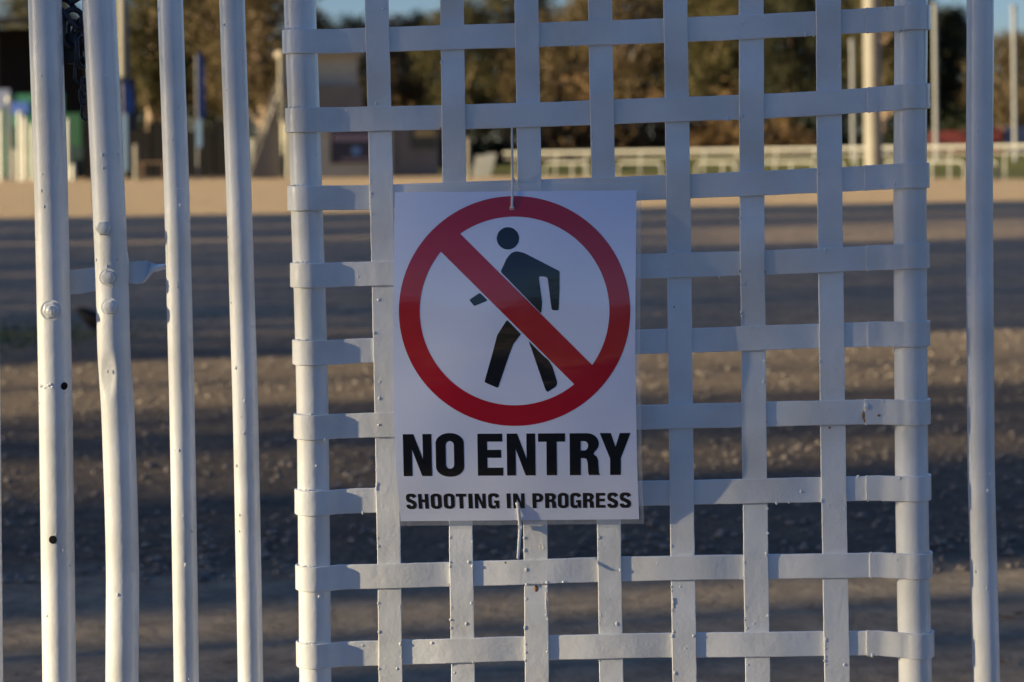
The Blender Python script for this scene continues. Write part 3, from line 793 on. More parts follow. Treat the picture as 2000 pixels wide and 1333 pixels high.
# ================================================================== trees
BARK_PALE = mat('pale_gum_bark', (.42, .31, .22), .85, .2, noise=(2.5, .2, (.22, .15, .10)), bump=[(6, .04)])
BARK_DARK = mat('dark_bark', (.10, .07, .045), .9, .2, noise=(3, .2, (.05, .035, .025)), bump=[(8, .04)])
LEAVES = [leafmat('olive_foliage', (.165, .140, .058), (.050, .048, .022), .8),
          leafmat('brown_green_foliage', (.185, .135, .066), (.060, .047, .026), .7),
          leafmat('dark_foliage', (.085, .085, .042), (.032, .035, .02), .8)]
SHRUBM = [leafmat('shrub_dark', (.035, .042, .02), (.014, .018, .010), .9), leafmat('shrub_dry', (.22, .14, .065), (.09, .055, .026), .7)]
def leaves(mb, c, rad, n, size, q, flat=.75):
    for _ in range(n):
        while True:
            d = Vector((q.gauss(0, .5), q.gauss(0, .5), q.gauss(0, .5) * flat))
            if d.length < 1.25: break
        p = c + d * rad
        a = Vector((q.uniform(-1, 1), q.uniform(-1, 1), q.uniform(-1, .4))).normalized(); b = a.cross(Vector((q.uniform(-1, 1), q.uniform(-1, 1), q.uniform(-1, 1)))).normalized()
        l, w2 = size * q.uniform(.6, 1.4), size * q.uniform(.25, .5)
        mb.add([p - a * l * .5, p + b * w2 * .5, p + a * l * .5, p - b * w2 * .5], [(0, 1, 2, 3)])
def gum_tree(name, h, spread, seed, lm, bm, nclump, base=.33, leaf=.36, per=150, trunkr=.38):
    q = random.Random(seed)
    t = thing(name, (0, 0, 0), 'x', 'tree')
    mb = MB(); lean = Vector((q.uniform(-.08, .08), q.uniform(-.08, .08), 1))
    pts = [Vector((lean.x * z + .15 * math.sin(z * .9 + seed), lean.y * z, z)) for z in [h * k / 8 * .8 for k in range(9)]]
    mb.tube(pts, [trunkr * (1.15 - k * .11) for k in range(9)], 10)
    cl = []
    for k in range(nclump):
        zf = base + (1 - base) * (k + .5) / nclump; a = k * 2.4 + q.uniform(-.5, .5)
        prof = math.sin(math.pi * min(1, (zf - base) / (1 - base) * .82 + .14)) ** .7
        rr_ = spread * prof * q.uniform(.25, 1.0)
        cl.append(Vector((math.cos(a) * rr_ + lean.x * zf * h, math.sin(a) * rr_ + lean.y * zf * h, zf * h)))
    for k, c in enumerate(cl):
        if k % 2 == 0:
            z = max(h * .22, c.z - c.length * .0 - h * q.uniform(.12, .3)); z = min(z, h * .78)
            i = z / (h * .1); s0 = Vector((lean.x * z, lean.y * z, z)); mid = s0.lerp(c, .55) + Vector((0, 0, h * .03))
            c2 = c * 1.06 if k % 4 == 0 else c
            mb.tube([s0, s0.lerp(mid, .5) + Vector((q.uniform(-.2, .2), q.uniform(-.2, .2), .1)), mid, c2], [trunkr * .42, trunkr * .33, trunkr * .22, trunkr * .08], 7)
    mb.build('trunk', bm, t)
    mb = MB()
    for c in cl: leaves(mb, c, spread * q.uniform(.26, .42), per, leaf, q)
    mb.build('crown', lm, t, smooth=False, fix=False)
    return t
protos = [gum_tree('gum_tree', 12, 3.6, 11, LEAVES[0], BARK_PALE, 70, .36), gum_tree('gum_tree', 12, 4.2, 12, LEAVES[1], BARK_PALE, 66, .33),
          gum_tree('gum_tree', 12, 3.2, 13, LEAVES[2], BARK_DARK, 72, .26), gum_tree('gum_tree', 12, 4.0, 14, LEAVES[0], BARK_PALE, 64, .40)]
# (photo column, distance, top row in the photo, prototype, width factor)
BT = [(-60, 150, 40, 2, 1.1), (95, 165, -30, 3, 1.0), (205, 152, 10, 2, .9), (300, 146, -80, 0, 1.0), (390, 158, -70, 1, 1.0), (455, 150, -40, 0, .9), (520, 143, -75, 1, 1.05), (600, 160, 22, 2, .9),
      (690, 168, 38, 0, 1.0), (775, 155, 36, 1, .9), (830, 172, 26, 2, .8), (905, 150, 2, 0, 1.0), (985, 163, -50, 3, 1.0), (1070, 150, 30, 1, 1.0), (1150, 158, -10, 0, 1.0), (1230, 150, -55, 1, 1.05), (1315, 163, -60, 3, 1.0),
      (1395, 150, -40, 0, 1.0), (1470, 158, -60, 1, 1.0), (1550, 150, -50, 2, 1.0), (1640, 160, -70, 0, 1.1), (1725, 152, -40, 3, 1.0), (1800, 165, 4, 0, .95), (1860, 158, 14, 2, .9), (1975, 150, 66, 1, 1.0), (2060, 155, 45, 0, 1.1)]
looks = ['olive crown over pale limbs', 'brown green crown over pale limbs', 'dark dense crown', 'thin olive crown on a tall pale trunk']
where = ['beyond the dark shed at the far left', 'above the painted wall', 'left of the pale lamp mast', 'right of the pale lamp mast', 'behind the tall navy banner', 'between navy banner and tower', 'left of the two storey tower', 'just behind the tower', 'right of the tower roof, sky above it', 'low topped, right of the tower',
         'far back beside the open sky', 'above the leaning white boards', 'above the top cable tie', 'above the left end of the rail', 'above the first low hoop', 'above the second low hoop', 'above the third low hoop', 'above the middle of the rail', 'behind the sixth vertical strap', 'left of the thin white pole', 'behind the thick lamp pole', 'right of the lamp pole', 'behind the tall white pole', 'right of the tall white pole', 'behind the rightmost white pole', 'at the right edge']
first = set()
for k, (px, d, ty, pi, wf) in enumerate(BT):
    d = 150 + (d - 155) * .8 - (px - 1000) / 1000 * 19
    b = at(px, 300, d); top = at(px, ty, d).z; h = top; sc = h / 12.4
    loc = (b.x, d, 0); lab = f'gum tree with {looks[pi]}, {where[k]}'
    if pi not in first:
        first.add(pi); o = protos[pi]; o.location = loc; o.rotation_euler = (0, 0, k * 1.3); o.scale = (sc * wf, sc * wf, sc); o['label'] = lab
    else: o = copy_tree(protos[pi], loc, k * 1.3, (sc * wf, sc * wf, sc), lab)
    o['group'] = 'gum trees beyond the racecourse'
mb = MB(); q = random.Random(77)
for k in range(700):
    x = -170 + 340 * k / 700 + q.uniform(-.6, .6); d = 205 - x * .25 + q.uniform(-6, 6)
    for z in (1.2, 3.4, 5.8): leaves(mb, Vector((x, d, z + q.uniform(-.8, .8))), 1.5, 38, .8, q)
tag(mb.build('distant_wood', leafmat('far_foliage', (.05, .05, .024), (.02, .022, .012), .5), smooth=False, fix=False), kind='stuff')
mb = MB()
for k in range(150):                     # tree belt behind the viewer, mirrored in the glossy film
    x = -60 + 120 * k / 150; d = -78 + q.uniform(-4, 4)
    for z in (1.2, 3.2, 5.2, 6.6 + q.uniform(-1, 1.5)): leaves(mb, Vector((x, d, z)), 1.5, 30, .9, q)
tag(mb.build('tree_belt', LEAVES[2], smooth=False, fix=False), kind='stuff')
def shrub(name, seed, lm, n=26):
    q = random.Random(seed); t = thing(name, (0, 0, 0), 'x', 'shrub'); mb = MB(); st = MB()
    for k in range(n):
        a = k * 2.4; r = (k / n) ** .5 * 1.5; c = Vector((math.cos(a) * r, math.sin(a) * r, .5 + q.uniform(0, 1.5) * (1.2 - r / 2)))
        leaves(mb, c, .6, 60, .3, q)
        if k % 4 == 0: st.tube([(0, 0, 0), c * .6, c], [.07, .05, .02], 6)
    st.build('stem', BARK_DARK, t); mb.build('foliage', lm, t, smooth=False, fix=False); return t
sp = [shrub('shrub', 21, SHRUBM[0]), shrub('shrub', 22, SHRUBM[1])]
SB = [(-20, 1, 2.3, 0), (120, 0, 2.3, 0), (250, 0, 2.2, 0), (335, 1, 2.0, 0), (410, 0, 2.2, 0), (480, 0, 1.8, 0), (540, 1, 1.8, 0), (700, 0, 2.3, 0), (790, 1, 2.2, 0), (870, 0, 1.6, 0), (940, 0, 1.5, 0), (1010, 0, 1.5, 0), (1080, 0, 1.5, 0), (1140, 1, 2.4, 2), (1215, 0, 1.6, 0), (1290, 1, 2.3, 1), (1360, 0, 1.5, 0), (1430, 1, 2.2, 1), (1520, 1, 1.7, 0), (1600, 0, 1.7, 0), (1680, 0, 1.7, 0), (1760, 0, 1.8, 0), (1850, 0, 1.9, 0), (1930, 0, 1.9, 0), (2010, 0, 1.8, 0)]
swhere = ['at the far left edge', 'behind the painted wall', 'under the pale lamp mast', 'left of the navy banner', 'under the navy banner', 'right of the navy banner', 'left of the tower stair', 'behind the tower', 'behind the low wing of the tower', 'beside the low wing of the tower', 'behind the leaning white boards', 'under the top cable tie', 'at the left end of the rail', 'above the left end of the rail', 'behind the first hoop', 'above the second hoop', 'behind the second hoop', 'above the third hoop', 'behind the middle of the rail', 'between the middle of the rail and the thin pole', 'behind the thin white pole', 'behind the thick lamp pole', 'left of the red hoarding', 'behind the red hoarding', 'at the right edge']
ff = set()
for k, (px, pi, s_, up) in enumerate(SB):
    d = 134 + (k * 7) % 9 - (px - 1000) / 1000 * 12; b = at(px, 300, d); loc = (b.x, d, 0)
    lab = f"{'dry brown' if pi else 'dark green'} shrub {swhere[k]}"
    sc3 = (s_ * .95, s_, s_ * (.75 + .12 * up))
    if pi not in ff: ff.add(pi); o = sp[pi]; o.location = loc; o.scale = sc3; o['label'] = lab
    else: o = copy_tree(sp[pi], loc, k * .9, sc3, lab)
    o['group'] = 'shrubs along the foot of the trees'

# shade trees off to the left: they filter the low sun that reaches the gate and streak the yard
SLP = math.tan(EL) / math.cos(ALPHA); TA = math.tan(ALPHA)
XC = -42.0
OD = [(.35, .35), (.7, .75), (1.0, 1.4), (1.29, 2.9), (1.44, 3.9), (1.6, 4.8), (3, 5)]; OD_K = 1.0
def shade_density(d, z):
    """wanted leaf cover at yard distance d, height z above the sun ray grazing the yard's middle line"""
    if d > 46: return 0
    if d > 6.4: d = max(6.4, d + .22 * math.sin(z * 2.1 + d * 1.7) + .12 * math.sin(z * 5.3 + d))
    if d < 1.3: return 3.2
    if d < 2.1: return 1.2
    if d < 4.2: return OD_K * max(.05, lerp(OD, z + 1.5 * (2.79 - d)))
    if d < 4.8: return 1.2
    if d < 5.0: return 1.2
    if d < 6.3: return (0 if z > .1 else .5) if 5.6 < d < 5.9 else (.6 if 5.2 < d < 5.36 else 3.6)
    if 10.5 < d < 13.2: return .6 if 11.75 < d < 12.05 else 0
    if 8.3 < d < 10.6: return .8 if d < 9.6 else 1.15
    if 13 < d < 27: return 2.0
    if 31.5 < d < 33: return .8
    if 27 < d < 34 and z > .4: return .5
    if 37 < d < 39: return 1.2
    if d > 27: return 2.2
    return 3.0
sq = random.Random(99)
TY = [-29, -21, -13, -5, 3.9, 9.3, 17, 25, 33, 41]
crowns = [MB() for _ in TY]
def put(mb, d, z, dx, size):
    x = XC + dx; p = Vector((x, d + TA * x, z - x * SLP))
    a = Vector((sq.uniform(-1, 1), sq.uniform(-1, 1), sq.uniform(-1, 1))).normalized(); b = a.cross(Vector((sq.uniform(-1, 1), sq.uniform(-1, 1), sq.uniform(-1, 1)))).normalized()
    mb.add([p - a * size * .5, p + b * size * .3, p + a * size * .5, p - b * size * .3], [(0, 1, 2, 3)])
def fill(d0, d1, z0, z1, size, cell=.25, mult=1.0):
    nd = int((d1 - d0) / cell); nz = int((z1 - z0) / cell)
    area = size * size * .3 * .5
    for i in range(nd):
        for j in range(nz):
            d = d0 + (i + .5) * cell; z = z0 + (j + .5) * cell
            od = shade_density(d, z) * mult; n = od * cell * cell / area
            n = int(n) + (sq.random() < n - int(n))
            ti = min(range(len(TY)), key=lambda k: abs(TY[k] - d))
            for _ in range(n):
                put(crowns[ti], d + sq.uniform(-.5, .5) * cell, z + sq.uniform(-.5, .5) * cell, sq.gauss(0, 1.6), size)
fill(-34, 1.3, -2.4, 3.0, .34)
fill(1.3, 4.25, -1.0, 2.2, .11)
fill(4.25, 7, -1.6, 2.2, .10, .125)
fill(7, 14, -1.6, 2.2, .16)
fill(14, 46, -2.6, 3.0, .26)
for k in range(len(TY)):           # looser crowns above
    for _ in range(1500):
        d = TY[k] + sq.gauss(0, 2.2); z = 2.6 + abs(sq.gauss(0, 1.8))
        put(crowns[k], d, z + .4, sq.gauss(0, 1.8), .34)
slab = ['last one behind the viewer', 'third behind the viewer', 'second behind the viewer', 'just behind the viewer', 'nearest the gate', 'second beyond the gate', 'third beyond the gate', 'fourth beyond the gate', 'fifth beyond the gate', 'farthest beyond the gate']
for k, ty in enumerate(TY):
    bx = Vector((XC, ty + TA * XC, 0))
    t = thing('shade_tree', bx, f'tall shade tree in the row left of the yard, {slab[k]}', 'tree', 'shade trees left of the yard')
    mb = MB(); zt = -XC * SLP
    mb.tube([bx, bx + Vector((.1, .1, zt * .4)), bx + Vector((0, .3, zt * .75)), bx + Vector((.2, .2, zt + 3))], [.3, .24, .2, .06], 10)
    for m in range(6):
        a = m * 2.1; mb.tube([bx + Vector((0, .2, zt * .55 + m * .5)), bx + Vector((math.cos(a) * 1.2, .2 + math.sin(a) * .8, zt * .8 + m * .4)), bx + Vector((math.cos(a) * 2, .2 + math.sin(a) * 1.1, zt + m * .4))], [.1, .07, .03], 7)
    mb.build('trunk', BARK_DARK, t)
    crowns[k].build('crown', LEAVES[2], t, smooth=False, fix=False)
# unseen stems added nearer by, only to streak the track with shadow
for k, (d, r) in enumerate(((5.5, .06), (5.06, .05))):
    x = -13.0 - k * .6; bx = Vector((x, d + TA * x, 0))
    t = thing('shadow_stem', bx, f'unseen bare stem added to shade the track, {["farther from", "nearer to"][k]} the fence line', 'tree', 'added shadow stems left of the track')
    mb = MB(); mb.tube([bx, bx + Vector((0, .02, 1.6)), bx + Vector((.05, -.02, 3.2)), bx + Vector((.05, 0, 4.6))], [r * 1.2, r, r * .8, r * .3], 9)
    for m in range(5): a = m * 1.9; z = 3.3 + m * .25; mb.tube([bx + Vector((.05, 0, z)), bx + Vector((math.cos(a) * .5, math.sin(a) * .3, z + .5))], [.02, .006], 6)
    mb.build('trunk', BARK_DARK, t)

# ================================================================== racecourse furniture (far, out of focus)
WHITE = mat('white_rail_paint', (.30, .29, .25), .6, noise=(1.5, .2, (.24, .23, .195)))
def on_line(px, offs=0.0):
    """where the sight line of column px meets the rail's line (shifted towards the camera by offs)"""
    A = RA - RN * offs; dirx = at(px, 320, 1.0) ; dirx = Vector((dirx.x, 1.0, 0))
    # A + RD*s = dir*t
    det = RD.x * -dirx.y + RD.y * dirx.x
    s_ = (-A.x * -dirx.y + -A.y * dirx.x) / det
    return Vector((A.x + RD.x * s_, A.y + RD.y * s_, 0))
rf = thing('running_rail', on_line(1500), 'long white racecourse running rail crossing behind the woven panel', 'rail fence')
e0, e1 = on_line(985), on_line(2150)
for zz, r_ in ((1.20, .07), (.93, .026)):
    MB().tube([e0 + Vector((0, 0, zz - .03)), e1 + Vector((0, 0, zz + .03))], r_, 12).build('rail', WHITE, rf)
for px in (1005, 1085, 1143, 1250, 1374, 1439, 1514, 1590, 1672, 1762, 1855, 1963, 2060, 2140):
    p = on_line(px); MB().tube([p, p + Vector((0, 0, .7)), p + RN * .1 + Vector((0, 0, 1.18))], .045, 8).build('post', WHITE, rf)
hoops = [(1066, 1118, 1148, 'nearest the leaning white boards'), (1208, 0, 1292, 'with a rounded right end, left of the fifth strap'), (1360, 1412, 1436, 'under the fifth strap gap'), (1468, 1546, 1590, 'left of the thin white pole'), (1600, 0, 1648, 'just left of the thick lamp pole'), (1730, 1820, 1884, 'right of the thick lamp pole'), (1893, 0, 1948, 'with a square end, at the right edge')]
for a, m_, b, wtxt in hoops:
    p, q2 = on_line(a, 3.0), on_line(b, 3.0); hh = .68
    t = thing('hoop_rail', (p + q2) / 2, f'low white hoop rail {wtxt}', 'barrier', 'low hoop rails in front of the running rail')
    dv = (q2 - p).normalized()
    pts = [p, p + Vector((0, 0, hh - .25))] + [p + dv * .25 * (1 - math.cos(R(k * 30))) + Vector((0, 0, hh - .25 + .25 * math.sin(R(k * 30)))) for k in (1, 2, 3)] + \
          [q2 - dv * .25 * (1 - math.cos(R(k * 30))) + Vector((0, 0, hh - .25 + .25 * math.sin(R(k * 30)))) for k in (3, 2, 1)] + [q2 + Vector((0, 0, hh - .25)), q2]
    MB().tube(pts, .045, 8).build('hoop', WHITE, t)
    if m_: c = on_line(m_, 3.0); MB().tube([c, c + Vector((0, 0, hh))], .055, 8).build('post', WHITE, t)

POLE = mat('galvanised_pole', (.23, .21, .17), .6, .3, noise=(1.0, .2, (.19, .17, .135)))
def pole(px, d, r, top_py, m, label, head=False, z0=0, cat='pole', name='flag_pole', r2=None):
    b = at(px, 300, d); zt = at(px, top_py, d).z; loc = Vector((b.x, d, z0))
    lean = at(px, top_py, d).x - b.x
    t = thing(name, loc, label, cat)
    MB().tube([loc, loc + Vector((lean * .0, 0, zt * .5)), loc + Vector((0, 0, zt - z0))], [r, (r + (r2 or r)) / 2, r2 or r], 18).build('shaft', m, t)
    MB().tube([loc, loc + Vector((0, 0, .12))], [r * 1.8, r * 1.8], 16).build('base_plate', m, t)
    if head:
        top = loc + Vector((0, 0, zt - z0))
        MB().box(top, (2.4, .3, .3)).build('lamp_bar', m, t)
        for k in (-.9, 0, .9): MB().prism([(-.3, -.2), (.3, -.2), (.25, .25), (-.25, .25)], top + Vector((k, -.2, .2)), Vector((1, 0, 0)), Vector((0, 0, 1)), Vector((0, -1, 0)), .35).build('floodlight', m, t)
    else: MB().blob(loc + Vector((0, 0, zt - z0)), r * 1.5, (1, 1, 1), 10).build('cap', m, t)
    return t
pole(1706, 76, .315, -420, POLE, 'thick pale lamp pole standing before the white rail', True, cat='lamp pole', name='lamp_pole', r2=.28)
pole(244, 137, .36, -330, POLE, 'pale lamp mast rising behind the dark shed', True, cat='lamp pole', name='lamp_pole', r2=.3)
GREYW = mat('weathered_white', (.22, .22, .22), .5, noise=(1, .2, (.17, .17, .17)))
pole(1667, 108, .10, 82, GREYW, 'thin white pole just left of the thick lamp pole')
pole(1829, 104, .11, 12, GREYW, 'tall thin white pole between woven panel and right bar')
pole(1983, 100, .10, 15, GREYW, 'thin white pole nearest the right edge of the view')
pole(914, 104, .10, 275, POLE, 'short pale post beside the leaning white boards', name='marker_post')
# round white marker
c = at(1733, 294, 88); t = thing('round_marker', (c.x, 88, 0), 'small round white marker beside the thick lamp pole', 'marker')
MB().prism([(math.cos(R(k * 15)) * .2, math.sin(R(k * 15)) * .2) for k in range(24)], c, Vector((1, 0, 0)), Vector((0, 0, 1)), Vector((0, -1, 0)), .06).build('disc', WHITE, t)
MB().tube([(c.x, 88.04, 0), (c.x, 88.04, c.z)], .03, 8).build('stake', WHITE, t)
# leaning boards
t = thing('leaning_boards', ground(942, 347), 'pair of white boards leaning together on the sand left of the rail', 'barrier')
b = ground(942, 347)
for (x0, x1, tp) in ((926, 948, 962), (905, 0, 0),):
    if not x1: continue
    for s_, (bx, tx, ty) in enumerate(((932, 940, 304), (946, 960, 300))):
        P, Q = at(bx, 346, b.y - .3 * s_), at(tx, ty, b.y + .6)
        v = (Q - P); wd = Vector((.27, 0, 0)); th = Vector((0, .05, 0))
        MB().add([P - wd, P + wd, Q + wd, Q - wd, P - wd + th, P + wd + th, Q + wd + th, Q - wd + th], [(0, 1, 2, 3), (7, 6, 5, 4), (0, 4, 5, 1), (1, 5, 6, 2), (2, 6, 7, 3), (3, 7, 4, 0)]).build('board', WHITE, t, smooth=False)
MB().box(at(946, 325, b.y + .4), (.9, .06, .08)).build('brace', WHITE, t)
# red and blue hoarding on the far side
REDP = mat('red_hoarding', (.20, .045, .04), .8, .2, noise=(.6, .2, (.15, .035, .035))); NAVY = mat('navy_hoarding', (.02, .03, .08), .6)
hoard = [(1812, 1885, 256, REDP, 'red hoarding panel behind the tall white pole'), (1886, 1958, 250, REDP, 'red hoarding panel partly hidden by the right bar'), (1962, 2060, 246, NAVY, 'navy hoarding panel at the right edge of the view')]
for x0, x1, ty, m, lab in hoard:
    d = 122; A, B = at(x0, 292, d), at(x1, ty, d); t = thing('hoarding', ((A.x + B.x) / 2, d, 0), lab, 'hoarding')
    MB().box(((A.x + B.x) / 2, d, .15 + B.z / 2), (B.x - A.x - .06, .08, B.z - .3)).build('panel', m, t)
    for x in (A.x + .05, B.x - .05): MB().box((x, d + .1, B.z / 2), (.08, .08, B.z)).build('post', GREYW, t)

# --- judges' tower
CREAM = mat('cream_render', (.42, .40, .32), .8, .3, noise=(.8, .2, (.35, .33, .265)))
BROWN = mat('brown_mesh', (.18, .165, .145), .8, .3, noise=(1.5, .2, (.14, .13, .115)))
ROOF = mat('roof_sheet', (.30, .25, .19), .6); GLASS = mat('dark_glass', (.02, .022, .025), .15, .6); SIGNB = mat('dark_sign_board', (.022, .022, .035), .4)
GREYB = mat('grey_brown_wall', (.17, .155, .14), .8, noise=(.7, .2, (.13, .12, .11)))  # on the low wing this darker tone carries the side face's shade
D = 112.0
def wx(px): return at(px, 320, D).x
def wz(py, px=700): return at(px, py, D).z
tw = thing('judges_tower', (wx(640), D, 0), 'cream two storey tower with dark notice board and brown balcony', 'building')
def tb(name, x0, x1, y0, y1, dep_, m, dy=0, par=None):
    X0, X1, Z0, Z1 = wx(x0), wx(x1), max(0, wz(y1)), wz(y0)
    return MB().box(((X0 + X1) / 2, D + dy + dep_ / 2, (Z0 + Z1) / 2), (X1 - X0, dep_, Z1 - Z0)).build(name, m, par or tw, smooth=False)
tb('lower_storey', 562, 768, 238, 346, 2.6, CREAM)
tb('upper_storey', 556, 704, 107, 238, 1.7, CREAM, .5)
rfo = tb('roof', 550, 712, 98, 107, 2.6, ROOF, 0)
bal = tb('balcony', 553, 709, 166, 236, .12, BROWN, -.35)
tb('balcony_floor', 553, 709, 236, 241, .9, ROOF, -.4)
sb = tb('notice_board', 645, 752, 252, 319, .1, SIGNB, -.12)
PINK = mat('faded_pink_print', (.36, .26, .30), .6); BLUEP = mat('blue_print', (.10, .22, .42), .5)
mb = MB()
for k in range(11):
    x0 = 652 + k * 8.6; Z0, Z1 = wz(276), wz(262)
    mb.box(((wx(x0) + wx(x0 + 5.2)) / 2, D - .135, (Z0 + Z1) / 2), (wx(x0 + 5.2) - wx(x0), .02, Z1 - Z0))
mb.build('title_print', PINK, sb)
mb = MB()
for k in range(16):
    x0 = 668 + k * 5; Z0, Z1 = wz(314), wz(309); mb.box(((wx(x0) + wx(x0 + 3)) / 2, D - .135, (Z0 + Z1) / 2), (wx(x0 + 3) - wx(x0), .02, Z1 - Z0))
mb.build('caption_print', PINK, sb)
MB().prism([(math.cos(R(k * 15)) * .24, math.sin(R(k * 15)) * .24) for k in range(24)], (wx(696), D - .125, wz(295)), Vector((1, 0, 0)), Vector((0, 0, 1)), Vector((0, -1, 0)), .02).build('round_emblem', BLUEP, sb)
tb('low_wing', 768, 864, 246, 346, 3.2, GREYB, .4)
wn = tb('window', 808, 858, 254, 292, .08, GLASS, .335)
tb('blind', 816, 856, 255, 268, .04, mat('yellow_blind', (.42, .31, .12), .7), .29, wn)
tb('wing_roof', 764, 868, 240, 246, 3.8, ROOF, .2)
# outside stair climbing the tower's left flank, its cheek lit by the sun
mb = MB(); zt = wz(185)
for k in range(14):
    t0 = k / 14; x = wx(490 + 60 * t0); z = zt * (k + 1) / 14
    mb.box((x + .056, D + 1.2, z / 2), (.112, 1.1, z))
mb.build('stair', GREYB, tw, smooth=False)
mb = MB(); mb.tube([(wx(492), D + .6, 1.0), (wx(552), D + .6, zt + 1.0)], .05, 8); [mb.tube([(wx(492 + 12 * k), D + .6, zt * k / 5), (wx(492 + 12 * k), D + .6, zt * k / 5 + 1.0)], .035, 6) for k in range(6)]
mb.build('handrail', GREYB, tw)
tb('corner_pier', 549, 555, 107, 190, .3, mat('dull_cream', (.34, .30, .22), .8), .2)
tw.rotation_euler = (0, 0, R(13))
# pale planks by the stair
for k, (x0, x1) in enumerate(((494, 503), (528, 536))):
    b = ground((x0 + x1) / 2, 345); t = thing('leaning_plank', b, ['pale plank leaning at the foot of the tower stair, left one', 'pale plank leaning at the foot of the tower stair, right one'][k], 'plank')
    P, Q = at(x0, 345, b.y), at(x0 + (14 if k else -4), 270, b.y + .8); wd = Vector((.16, 0, 0)); th = Vector((0, .05, 0))
    MB().add([P - wd, P + wd, Q + wd, Q - wd, P - wd + th, P + wd + th, Q + wd + th, Q - wd + th], [(0, 1, 2, 3), (7, 6, 5, 4), (0, 4, 5, 1), (1, 5, 6, 2), (2, 6, 7, 3), (3, 7, 4, 0)]).build('board', CREAM, t, smooth=False)

# --- dark shed at the far left
SHED = mat('black_cladding', (.010, .010, .012), .8, .2, noise=(.5, .2, (.014, .014, .016))); SROOF = mat('dark_roof', (.008, .008, .010), .8, .2)
DS = 124.0; x0, x1 = at(-420, 300, DS).x, at(176, 300, DS).x; zt = at(60, 46, DS).z; ze = at(60, 54, DS).z
sh = thing('dark_shed', ((x0 + x1) / 2, DS, 0), 'large black open shed behind the painted wall at the far left', 'building')
mb = MB(); mb.box(((x0 + x1) / 2, DS + 4.9, zt / 2), (x1 - x0, .2, zt)); mb.box((x0 + .1, DS + 2.4, zt / 2), (.2, 4.8, zt)); mb.box((x1 - .1, DS + 2.4, zt / 2), (.2, 4.8, zt))
mb.build('walls', SHED, sh, smooth=False)
for k in range(5): MB().box((x0 + (x1 - x0) * (k + .5) / 5, DS - .2, zt / 2), (.2, .2, zt - .2)).build('post', SHED, sh, smooth=False)
xm = (x0 + x1) / 2; ov = .6
MB().add([(x0 - ov, DS - 1.2, zt - .1), (x1 + ov, DS - 1.2, zt - .1), (x1 + ov, DS + 5.6, ze + .6), (x0 - ov, DS + 5.6, ze + .6), (x0 - ov, DS - 1.2, zt + .25), (x1 + ov, DS - 1.2, zt + .25), (x1 + ov, DS + 5.6, ze + .95), (x0 - ov, DS + 5.6, ze + .95)],
         [(0, 1, 2, 3), (7, 6, 5, 4), (0, 4, 5, 1), (1, 5, 6, 2), (2, 6, 7, 3), (3, 7, 4, 0)]).build('roof', SROOF, sh, smooth=False)
MB().box((x1 + 1.0, DS + 2.2, at(240, 150, DS).z / 2), (1.9, 4, at(240, 150, DS).z)).build('lean_to', mat('lean_to_cladding', (.03, .027, .036), .8), sh, smooth=False)
# --- painted wall with white slats
DP = 116.0; GREENP = mat('green_board', (.015, .16, .05), .6, noise=(.5, .2, (.015, .12, .08))); BLUEB = mat('blue_board', (.05, .12, .42), .6); NAV = mat('navy_cloth', (.003, .018, .10), .9, .1)
def px_x(px, d): return at(px, 320, d).x
def pz(px, py, d): return at(px, py, d).z
wl = thing('painted_wall', (px_x(70, DP), DP, 0), 'green and blue painted board wall in front of the dark shed', 'wall')
def wb(name, xa, xb, ya, yb, m, dy=0, dp=.15):
    X0, X1, Z0, Z1 = px_x(xa, DP), px_x(xb, DP), max(0, pz(xa, yb, DP)), pz(xa, ya, DP)
    return MB().box(((X0 + X1) / 2, DP + dy, (Z0 + Z1) / 2), (X1 - X0, dp, Z1 - Z0)).build(name, m, wl, smooth=False)
wb('board', -120, 126, 186, 346, GREENP); wb('green_panel', 126.5, 160, 222, 300, mat('deep_green_board', (.012, .085, .035), .6))
wb('blue_panel', -110, 22, 176, 214, mat('pale_blue_board', (.18, .21, .32), .6), -.12, .08)
wb('blue_panel', 24, 58, 200, 224, BLUEB, -.12, .08); wb('teal_panel', 28, 44, 225, 300, mat('teal_board', (.02, .17, .13), .6), -.12, .08)
wb('dark_panel', 140, 163, 285, 345, mat('dark_teal_board', (.01, .035, .04), .6), -.12, .08)
SLAT = mat('cream_white_slat', (.62, .60, .52), .6, noise=(1.2, .2, (.50, .48, .42)))
slats = [(-70, 230), (-45, 190), (-20, 245), (2, 214), (18, 186), (28, 290), (40, 216), (50, 228), (66, 240), (80, 200), (95, 236), (110, 210), (122, 240), (133, 232), (143, 320)]
sl0 = None
for k, (px, ty) in enumerate(slats):
    d = DP - .7 - (k * .618 % 1) * 3.2; x = px_x(px, d); z = pz(px, ty, d)
    mb = MB().tube([(x, d, 0), (x, d, z - .2), (x, d, z - .09), (x, d, z - .02), (x, d, z)], [.13, .13, .115, .07, .01], 12)
    o = mb.build('round_topped_post', SLAT, None, (x, d, 0))
    tag(o, 'tall white round topped post standing before the green and blue wall', 'post', 'white posts before the painted wall')
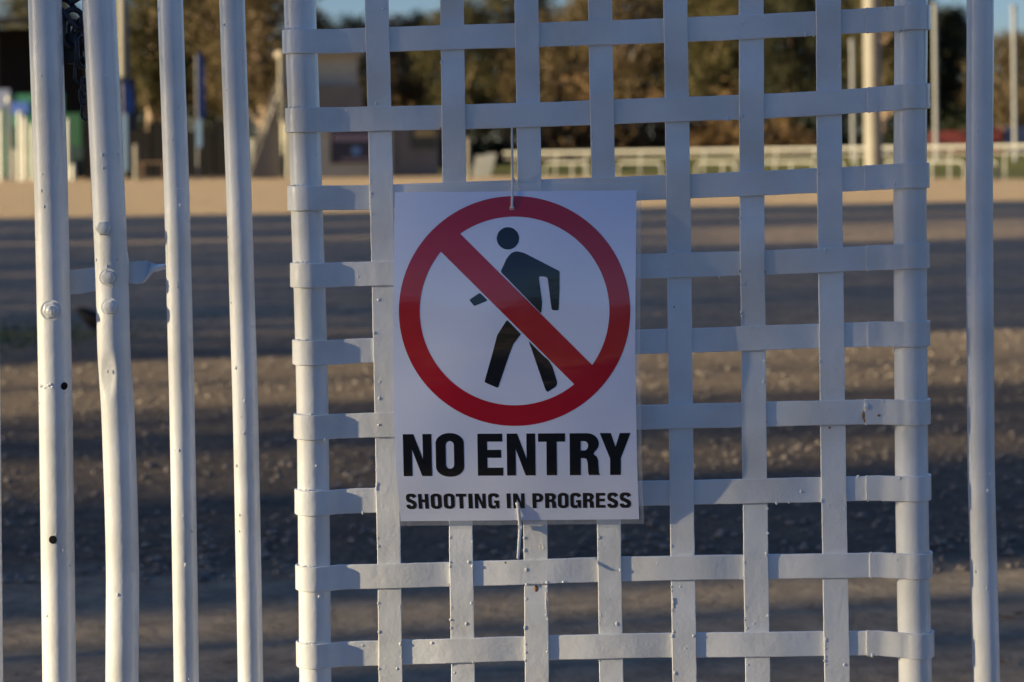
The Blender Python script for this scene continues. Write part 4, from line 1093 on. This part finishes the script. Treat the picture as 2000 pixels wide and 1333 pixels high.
# --- tall narrow banners
LBL = mat('pale_blue_sleeve', (.14, .24, .38), .6)
def banner(px, ty, my, by, d, lab, q=1.0):
    x = px_x(px, d); zt, zm, zb_ = pz(px, ty, d), pz(px, my, d), max(0, pz(px, by, d))
    t = thing('feather_banner', (x, d, 0), lab, 'banner')
    MB().tube([(x - .15, d, 0), (x - .15, d, zt - .2)], .045, 8).build('mast', GREYW, t)
    prof = [(-.16 * q, zm), (.20 * q, zm), (.22 * q, zt - 1.2), (.16 * q, zt - .4), (0, zt), (-.13 * q, zt - .2)]
    MB().prism(prof, (x, d - .03, 0), Vector((1, 0, 0)), Vector((0, 0, 1)), Vector((0, 1, 0)), .05).build('cloth', NAV, t, smooth=False)
    MB().prism([(-.15, zb_), (.12, zb_), (.12, zm - .02), (-.15, zm - .02)], (x - .06, d - .04, 0), Vector((1, 0, 0)), Vector((0, 0, 1)), Vector((0, 1, 0)), .06).build('sleeve', LBL, t, smooth=False)
banner(392, 100, 232, 288, 109, 'tall narrow navy banner with pale blue foot above the dark fence')
banner(247, 156, 222, 335, 109, 'shorter navy banner with pale blue foot right of the bent stile', 1.7)
# --- dark mesh fence
FENCE = mat('dark_mesh', (.011, .011, .012), .9, .1, noise=(2, .2, (.018, .017, .016)))
DF = 112.0; t = thing('mesh_fence', (px_x(350, DF), DF, 0), 'dark mesh fence between the painted wall and the tower', 'fence')
for k in range(5):
    a, b = 168 + k * 62, 168 + k * 62 + 60; A, B = px_x(a, DF), px_x(b, DF); z = pz(a, 240 + (k % 2) * 16, DF)
    MB().box(((A + B) / 2, DF, z / 2 + .05), (B - A - .04, .04, z - .1)).build('mesh_panel', FENCE, t, smooth=False)
    MB().tube([(A, DF, 0), (A, DF, z + .15)], .05, 8).build('post', FENCE, t)
for k, (px, ty, w2) in enumerate(((266, 285, .22), (300, 318, .7))):
    x = px_x(px, 108.5); z = pz(px, ty, 108.5)
    o = thing('bollard' if k == 0 else 'bench', (x, 108.5, 0), ['pale stubby post in front of the dark mesh fence', 'low brown bench in front of the dark mesh fence'][k], ['post', 'bench'][k])
    if k == 0:
        MB().tube([(x, 108.5, 0), (x, 108.5, z)], .12, 10).build('shaft', POLE, o); MB().blob((x, 108.5, z), .13, (1, 1, .7), 10).build('cap', POLE, o)
    else:
        WOOD = mat('bench_wood', (.22, .14, .09), .8, noise=(4, .2, (.16, .10, .06)))
        MB().box((x, 108.5, z), (2 * w2, .45, .08)).build('seat', WOOD, o, smooth=False)
        for s_ in (-1, 1): MB().box((x + s_ * w2 * .8, 108.5, z / 2 - .02), (.1, .4, z - .04)).build('leg', WOOD, o, smooth=False)
